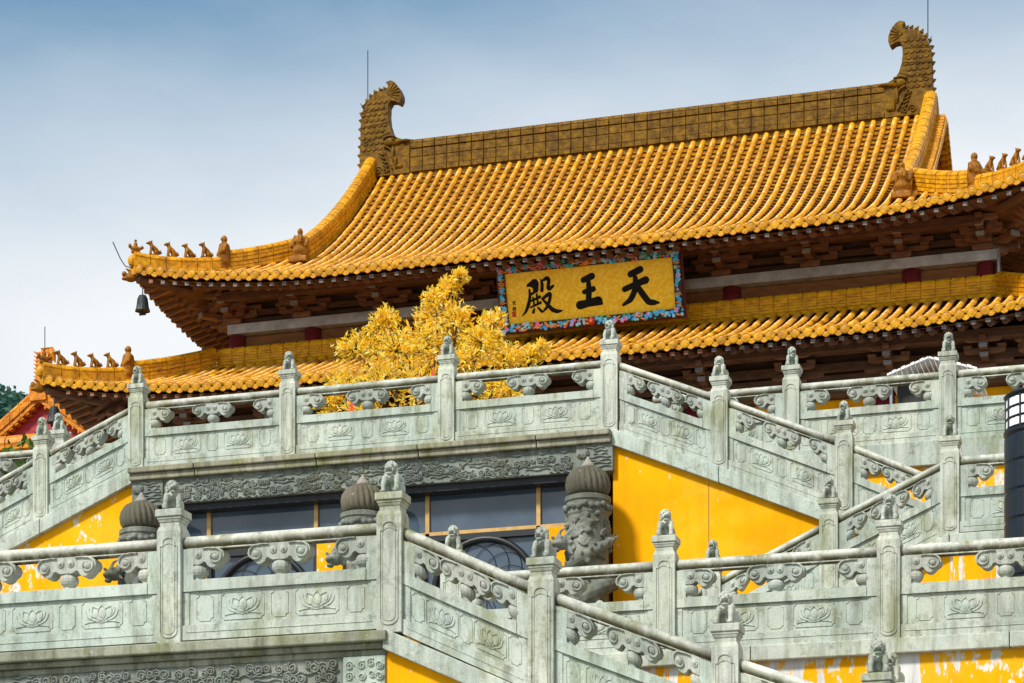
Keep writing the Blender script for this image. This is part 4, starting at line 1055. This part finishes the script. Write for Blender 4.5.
def strokes(ox, oy, k, L_):
    b = MB()
    for st in L_:
        P = []; Rr = []
        for (x0, y0, r0), (x1, y1, r1) in zip(st, st[1:]):
            for i in range(6): u = i / 6; P.append((x0 + (x1 - x0) * u, y0 + (y1 - y0) * u)); Rr.append(r0 + (r1 - r0) * u)
        P.append(st[-1][:2]); Rr.append(st[-1][2])
        for _ in range(3):      # round the corners of the brush line
            P = [P[0]] + [((P[i - 1][0] + 2 * P[i][0] + P[i + 1][0]) / 4, (P[i - 1][1] + 2 * P[i][1] + P[i + 1][1]) / 4) for i in range(1, len(P) - 1)] + [P[-1]]
        Q = [s2l(ox + x / k, oy + y / k) for x, y in P]; rr = [r / k * SW / 187 * 1.2 for r in Rr]
        b.tube([(x, -.006, z) for x, z in Q], rr, 10, True, squash=.30, up=(0, 1, 0)) if 0 else None
        for (x, z), r in zip(Q, rr): b.ell((x, -.002, z), (r, .016, r), 12, 5)
        n = len(Q); o = len(b.v)
        for i, (x, z) in enumerate(Q):
            a, c = Q[max(0, i - 1)], Q[min(n - 1, i + 1)]; dx, dz = c[0] - a[0], c[1] - a[1]; q = math.hypot(dx, dz) or 1; nx, nz_ = -dz / q * rr[i], dx / q * rr[i]
            b.v += [(x + nx, -.001, z + nz_), (x + nx * .6, -.015, z + nz_ * .6), (x - nx * .6, -.015, z - nz_ * .6), (x - nx, -.001, z - nz_)]
        for i in range(n - 1):
            for h in range(3): b.f.append((o + 4 * i + h, o + 4 * i + h + 1, o + 4 * i + h + 5, o + 4 * i + h + 4))
    sobj('character', b, 'ink', t)
strokes(520, 270, 13.66, [[(98, 182, 18), (190, 120, 28), (212, 150, 32), (212, 245, 28)], [(150, 185, 22), (215, 150, 22)], [(190, 190, 26), (196, 250, 22)], [(225, 250, 14), (140, 305, 14)], [(118, 240, 12), (130, 330, 18), (108, 450, 22), (70, 545, 15), (22, 595, 5)],
    [(170, 345, 10), (190, 455, 12)], [(222, 300, 12), (240, 420, 12)], [(150, 390, 12), (268, 335, 17)], [(140, 480, 10), (280, 412, 16)], [(192, 500, 12), (178, 545, 17)], [(242, 480, 10), (288, 525, 16)],
    [(278, 100, 9), (298, 160, 20), (294, 250, 20)], [(300, 115, 12), (365, 78, 24), (392, 105, 22), (378, 220, 19), (402, 228, 20), (452, 185, 15)], [(305, 362, 16), (400, 288, 22), (418, 300, 18), (402, 400, 20), (365, 485, 17), (298, 552, 6)], [(310, 372, 12), (380, 440, 20), (450, 512, 25), (520, 532, 22), (584, 520, 8)]])
strokes(570, 260, 13.66, [[(190, 242, 32), (308, 188, 38)], [(262, 260, 26), (272, 380, 34), (270, 540, 34)], [(205, 402, 26), (332, 360, 32)], [(150, 580, 48), (260, 555, 40), (405, 520, 50)], [(405, 520, 50), (455, 555, 16)]])
strokes(615, 258, 13.66, [[(228, 188, 36), (362, 122, 38)], [(152, 390, 32), (300, 322, 32), (440, 264, 42)], [(295, 235, 28), (305, 330, 36), (290, 420, 34), (240, 530, 32), (140, 600, 16)], [(320, 340, 32), (400, 450, 36), (490, 560, 36), (560, 565, 30), (632, 566, 10)]])
strokes(490, 240, 4.876, [[(106, 294, 1.5), (119, 291, 1.5)], [(112, 288, 1.5), (108, 304, 1.5)], [(110, 300, 1.2), (119, 304, 1.5)], [(108, 318, 1.5), (108, 334, 1.5)], [(107, 322, 1.5), (121, 318, 1.5)], [(114, 318, 1.2), (114, 333, 1.2)], [(120, 318, 1.5), (121, 334, 1.5)]])
b = MB(); x, z = s2l(513.2, 312); b.lim(x - .04, x + .04, -.004, .001, z - .05, z + .05); sobj('seal', b, 'seal_red', t)
b = MB()
for x in (-1.3, 1.3): b.tube([(x, .08, SH / 2), (x, .35, SH / 2 + .25)], .02, 6)
sobj('hanger', b, 'steel_rod', t)

# ------------------------------------------------------------------ wind bells
BELL = None
def wind_bell(p, label):
    t = thing('wind_bell', p, label, 'bell', 'bells hanging from the roof corners'); x, y, z = p
    b = MB(); b.lathe([(.02, .30), (.07, .28), (.10, .22), (.115, .10), (.13, .03), (.15, -.02), (.13, -.025), (.09, .0)], 16, p, lambda q, k: 1 + (.05 * math.cos(q * 6) if k > 3 else 0)); obj('bell_body', b, 'bronze', t)
    b = MB(); b.tube([(x, y, z + .30), (x, y, z + .46)], .012, 6); obj('hook', b, 'steel_rod', t)
    b = MB(); b.tube([(x, y, z + .05), (x, y, z - .05)], .008, 5); b.lim(x - .07, x + .07, y - .006, y + .006, z - .10, z - .04); obj('clapper', b, 'bronze', t)
e = ends['u', -1]; wind_bell((e.x + .16, e.y + .1, e.z - .78), 'dark bronze bell hanging at the left corner of the upper roof')
e = ends['l', -1]; wind_bell((e.x + .22, e.y + .1, e.z - .80), 'dark bell hanging at the left corner of the lower roof before the red gable')
e = ends['u', 1]; wind_bell((e.x - .1, e.y + .05, e.z - .78), 'bell hanging at the right corner of the upper roof')
e = ends['u', -1]; b = MB(); b.tube([e + Vector((-.02, 0, .02)), e + Vector((-.16, 0, .07)), e + Vector((-.26, 0, .22)), e + Vector((-.42, 0, .56))], .011, 6); obj('lightning_rod', b, 'steel_rod', uroof)

# ------------------------------------------------------------------ golden leaf tree
TX, TY = -12.75, 38.3
t = thing('golden_tree', (TX, TY, ZU), 'bushy tree with bright golden yellow leaves behind the upper balustrade', 'tree')
tr = MB(); lf = MB(); rt = random.Random(12)
tr.tube([(TX, TY, ZU), (TX + .05, TY, ZU + .9), (TX, TY, ZU + 1.6)], [.13, .10, .08], 8)
def leaf(p, d, s):
    d = d.normalized(); u = d.cross(Vector((rt.gauss(0, 1), rt.gauss(0, 1), rt.gauss(0, 1)))).normalized(); nrm = u.cross(d) * .12
    lf.add([p, p + d * s * .45 + u * s * .17 + nrm * s, p + d * s, p + d * s * .45 - u * s * .17 + nrm * s], [(0, 1, 2, 3)])
tips = [((-14.35, 38.2, 13.55), .30), ((-14.1, 38.0, 14.1), .30), ((-13.75, 38.3, 14.45), .26), ((-13.62, 38.2, 14.62), .16), ((-13.4, 38.1, 14.05), .40), ((-12.9, 38.0, 14.05), .42), ((-12.9, 38.4, 14.65), .28), ((-12.8, 38.3, 14.85), .19), ((-12.58, 38.3, 15.06), .15), ((-12.40, 38.3, 15.2), .09),
        ((-12.5, 38.2, 14.5), .32), ((-12.1, 38.3, 14.15), .34), ((-11.95, 38.1, 14.05), .32), ((-11.8, 38.2, 14.38), .20), ((-12.3, 38.0, 13.7), .42), ((-11.6, 38.2, 13.75), .30), ((-11.25, 38.3, 13.8), .16), ((-11.05, 38.3, 13.92), .10), ((-13.6, 37.9, 13.5), .42), ((-14.6, 38.1, 13.3), .22), ((-13.0, 37.9, 13.35), .45), ((-12.1, 38.0, 13.2), .40), ((-14.0, 38.1, 13.1), .32), ((-12.7, 38.1, 12.9), .4), ((-11.5, 38.2, 13.2), .28), ((-13.4, 38.0, 12.75), .36), ((-12.0, 38.2, 12.7), .35)]
for (cx, cy, cz), rad in tips:
    c = Vector((cx, cy, cz)); q = Vector((TX, TY, ZU + 1.3)); mid = q.lerp(c, .5) + Vector((rt.uniform(-.1, .1), rt.uniform(-.1, .1), .05))
    tr.tube([q, mid, c], [.04, .026, .010], 6)
    nt_ = int(30 + rad * 135)
    for k in range(nt_):          # twigs carrying paired leaves
        d = Vector((rt.gauss(0, 1), rt.gauss(0, .8), rt.gauss(.35, .8))).normalized(); s0 = c + d * rad * rt.uniform(.05, .55); ln = rad * rt.uniform(.4, .75) + .05
        for j in range(6):
            p = s0 + d * ln * j / 6; sd_ = d.orthogonal().normalized(); sd_.rotate(Matrix.Rotation(rt.uniform(0, 6.28), 3, d)); leaf(p, d * .6 + sd_ * .9 + Vector((0, 0, .15)), rt.uniform(.07, .13))
        if k % 4 == 0: tr.tube([c, s0 + d * ln], [.008, .003], 4)
obj('trunk', tr, 'bark', t, smooth=True); obj('crown', lf, 'leaf_gold', t)
rb = [((-13.55, 37.5, 13.42), .10), ((-12.6, 37.5, 13.5), .3), ((-14.0, 37.6, 13.25), .25), ((-12.2, 37.5, 13.0), .2), ((-11.6, 37.6, 13.0), .22)]
for p, ln in rb:
    b = MB(); b.lim(p[0] - .02, p[0] + .02, p[1] - .005, p[1] + .005, p[2] - ln, p[2]); b.tube([p, (p[0], p[1] + .15, p[2] + .1)], .006, 4)
    tag(obj('red_ribbon', b, 'ribbon_red', None, p), 'red prayer ribbon tied in the golden tree', 'ribbon', 'red ribbons in the golden tree')

# ------------------------------------------------------------------ white canopy stall, lamp post
t = thing('canopy_stall', (-5.0, 40, ZU), 'small stall with white ribbed canopy behind the upper right balustrade', 'stall')
b = MB(); x0, xa, x1 = -5.72, -5.06, -4.3
for sa, sb, za, zb in ((x0, xa, 13.46, 13.68), (xa, x1, 13.68, 13.44)):
    for i in range(9):
        u0 = sa + (sb - sa) * i / 9; u1 = sa + (sb - sa) * (i + 1) / 9 - .012; w0 = za + (zb - za) * i / 9; w1 = za + (zb - za) * (i + 1) / 9
        b.hexa([(u0, 39.6, w0 - .03), (u1, 39.6, w1 - .03), (u1, 41.2, w1 - .03), (u0, 41.2, w0 - .03), (u0, 39.6, w0 + .012 * (i % 2)), (u1, 39.6, w1 + .012 * (i % 2)), (u1, 41.2, w1 + .012 * (i % 2)), (u0, 41.2, w0 + .012 * (i % 2))])
obj('canopy', b, 'white_sheet', t)
b = MB(); b.lim(-5.6, -4.5, 39.9, 41.0, ZU, 13.36); obj('booth', b, 'dark_void', t)
for x in (-5.66, -4.4):
    b = MB(); b.tube([(x, 39.65, ZU), (x, 39.65, 13.42)], .025, 8); obj('post', b, 'galvanised', t)
LX, LY = -2.36, 28.0
t = thing('lamp_post', (LX, LY, ZL), 'black segmented lamp post with white barred lantern at the right edge', 'lamp post')
b = MB(); z = ZL
pr = [(.43, 0), (.43, .2)]; zz = .2; 
while zz < 3.0: pr += [(.378, zz + .005), (.392, zz + .03), (.392, zz + .285), (.378, zz + .31)]; zz += .315
pr += [(.40, zz + .02), (.40, zz + .05)]
b.lathe(pr, 32, (LX, LY, ZL)); ztop = ZL + zz + .05; obj('shaft', b, 'lamp_black', t)
b = MB(); b.lathe([(.372, 0), (.372, .36)], 28, (LX, LY, ztop)); obj('lantern', b, 'lantern_glass', t)
b = MB()
for h in (.02, .13, .245, .36): b.lathe([(.375, h - .014), (.385, h), (.375, h + .014)], 32, (LX, LY, ztop))
for k in range(12):
    a = 2 * math.pi * k / 12; b.tube([(LX + .375 * math.cos(a), LY + .375 * math.sin(a), ztop), (LX + .375 * math.cos(a), LY + .375 * math.sin(a), ztop + .36)], .012, 6)
obj('cage', b, 'lamp_black', t)
b = MB(); b.lathe([(.385, 0), (.40, .02), (.36, .05), (.02, .07)], 32, (LX, LY, ztop + .37)); obj('cap', b, 'lamp_black', t)

# ------------------------------------------------------------------ side hall at the left, tiled wall, greenery
GXc, GY, GZ = -26.0, 50.0, 17.88
t = thing('side_hall', (GXc, GY + 4, ZU), 'small side hall with red bargeboards and orange tiled gable at the far left', 'temple')
def gz(u): return GZ - .80 * u + .055 * u * u          # concave slope
b = MB(); b.prism([(GXc - 3.0, ZU), (GXc + 3.0, ZU)] + [(GXc + 3.0 - .25 * i, gz(abs(3.0 - .25 * i)) - .25) for i in range(25)], GY + .35, GY + 9); obj('gable_wall', b, 'yellow_plaster', t)
for s in (-1, 1):
    b = MB(); us = [.25 * i for i in range(15)]
    top = [(GXc + s * u, gz(u) - .30) for u in us]; bot = [(GXc + s * u, gz(u) - .78) for u in us]
    for i in range(14):
        a, c, d, e = bot[i], bot[i + 1], top[i + 1], top[i]
        b.hexa([(a[0], GY + .2, a[1]), (c[0], GY + .2, c[1]), (c[0], GY + .3, c[1]), (a[0], GY + .3, a[1]), (e[0], GY + .2, e[1]), (d[0], GY + .2, d[1]), (d[0], GY + .3, d[1]), (e[0], GY + .3, e[1])])
    o = obj('bargeboard', b, 'barge_red', t)
    b = MB(); rr = random.Random(4 + s)
    for _ in range(34):
        u = rr.uniform(.5, 3.2); z = gz(u) - rr.uniform(.38, .72); q = rr.uniform(.02, .05); b.prism([(GXc + s * u + q * math.cos(a) * rr.uniform(.5, 1), z + q * math.sin(a) * rr.uniform(.5, 1)) for a in [k * 1.05 for k in range(6)]], GY + .195, GY + .2)
    obj('flaked_paint', b, 'white_wash', o)
    b = MB(); ridge_run(b, [(GXc + s * u, GY + .1, gz(u) - .17) for u in us], .22, .24, .3, 1, 0); obj('verge_ridge', b, 'glaze_orange', t)
    b = MB()
    for i in range(26):
        u = .1 + .135 * i; b.tube([(GXc + s * u, GY + .02, gz(u) - .22), (GXc + s * u, GY + .3, gz(u) - .22)], .055, 10); b.tube([(GXc + s * (u + .06), GY + .02, gz(u + .06) - .30), (GXc + s * (u + .06), GY + .25, gz(u + .06) - .30)], .06, 3)
    obj('verge_tiles', b, 'glaze_orange', t)
    b = MB()
    for k in range(30):
        y = GY + .35 + .29 * k; b.tube([(GXc + s * u, y, gz(u) + .03) for u in us], .075, 8)
    P = []
    for u in us: P += [(GXc + s * u, GY + .1, gz(u)), (GXc + s * u, GY + 9.2, gz(u))]
    b.add(P, [(2 * i, 2 * i + 1, 2 * i + 3, 2 * i + 2) for i in range(14)]); obj('roof', b, 'glaze_orange', t)
b = MB(); ridge_run(b, [(GXc, GY + .2, GZ - .05), (GXc, GY + 9, GZ - .05)], .26, .4, .4, 4); obj('main_ridge', b, 'glaze_orange', t)
b = MB(); ol = [(y * .42, z * .55) for y, z in OWL]; b.prismx([(GY + .35 + y, GZ - .1 + z) for y, z in ol], GXc - .14, GXc + .14); b.lim(GXc - .2, GXc + .2, GY - .05, GY + .5, GZ - .28, GZ + .06)
for k in range(9): b.tube([(GXc - .11, GY + .14, GZ + .1 + .09 * k), (GXc - .19, GY + .12, GZ + .14 + .09 * k)], [.03, .006], 5)
b.tube([(GXc + .16, GY + .3, GZ + .92), (GXc + .22, GY + .25, GZ + .8), (GXc + .28, GY + .25, GZ + .62)], [.07, .08, .02], 7); b.ell((GXc, GY + .05, GZ - .2), (.22, .1, .12))
obj('ridge_dragon', b, 'glaze_orange', t)
b = MB(); b.tube([(GXc, GY + .3, GZ + .9), (GXc, GY + .3, GZ + 1.45)], .011, 6); obj('lightning_rod', b, 'steel_rod', t)
t = thing('garden_wall', (-27, 46, ZU), 'yellow garden wall capped with orange tiles, behind the left stair', 'wall')
b = MB(); b.lim(-31, -23.4, 45.9, 46.3, ZU - .1, 15.35); obj('wall', b, 'yellow_plaster', t)
b = MB(); ridge_run(b, [(-31, 46.1, 15.33), (-23.4, 46.1, 15.33)], .5, .20, .4, 1); obj('tile_cap', b, 'glaze_orange', t)
def shrub(p, rx, rz, n, label, seed, name='shrub'):
    t = thing(name, p, label, 'shrub'); r = random.Random(seed); b = MB(); st = MB()
    for _ in range(9):
        e = Vector(p) + Vector((r.uniform(-rx, rx) * .7, r.uniform(-rx, rx) * .7, rz * r.uniform(.6, 1.2))); st.tube([p, Vector(p).lerp(e, .5) + Vector((0, 0, .1)), e], [.025, .015, .006], 5)
    for _ in range(n):
        d = Vector((r.gauss(0, 1), r.gauss(0, 1), r.gauss(0, 1))).normalized() * r.uniform(.4, 1.05); q = Vector(p) + Vector((d.x * rx, d.y * rx, rz * (.75 + .6 * d.z) * r.uniform(.9, 1.1)))
        a = Vector((r.gauss(0, 1), r.gauss(0, 1), r.gauss(0, 1))).normalized(); c = a.orthogonal().normalized(); s = r.uniform(.05, .10); b.add([q - a * s, q - c * s * .5, q + a * s, q + c * s * .5], [(0, 1, 2, 3)])
    obj('stem', st, 'bark', t); obj('foliage', b, 'leaf_green', t)
shrub((-19.9, 38.2, ZU), 1.0, 1.35, 2600, 'green shrub behind the stair balustrade at the left edge', 3)
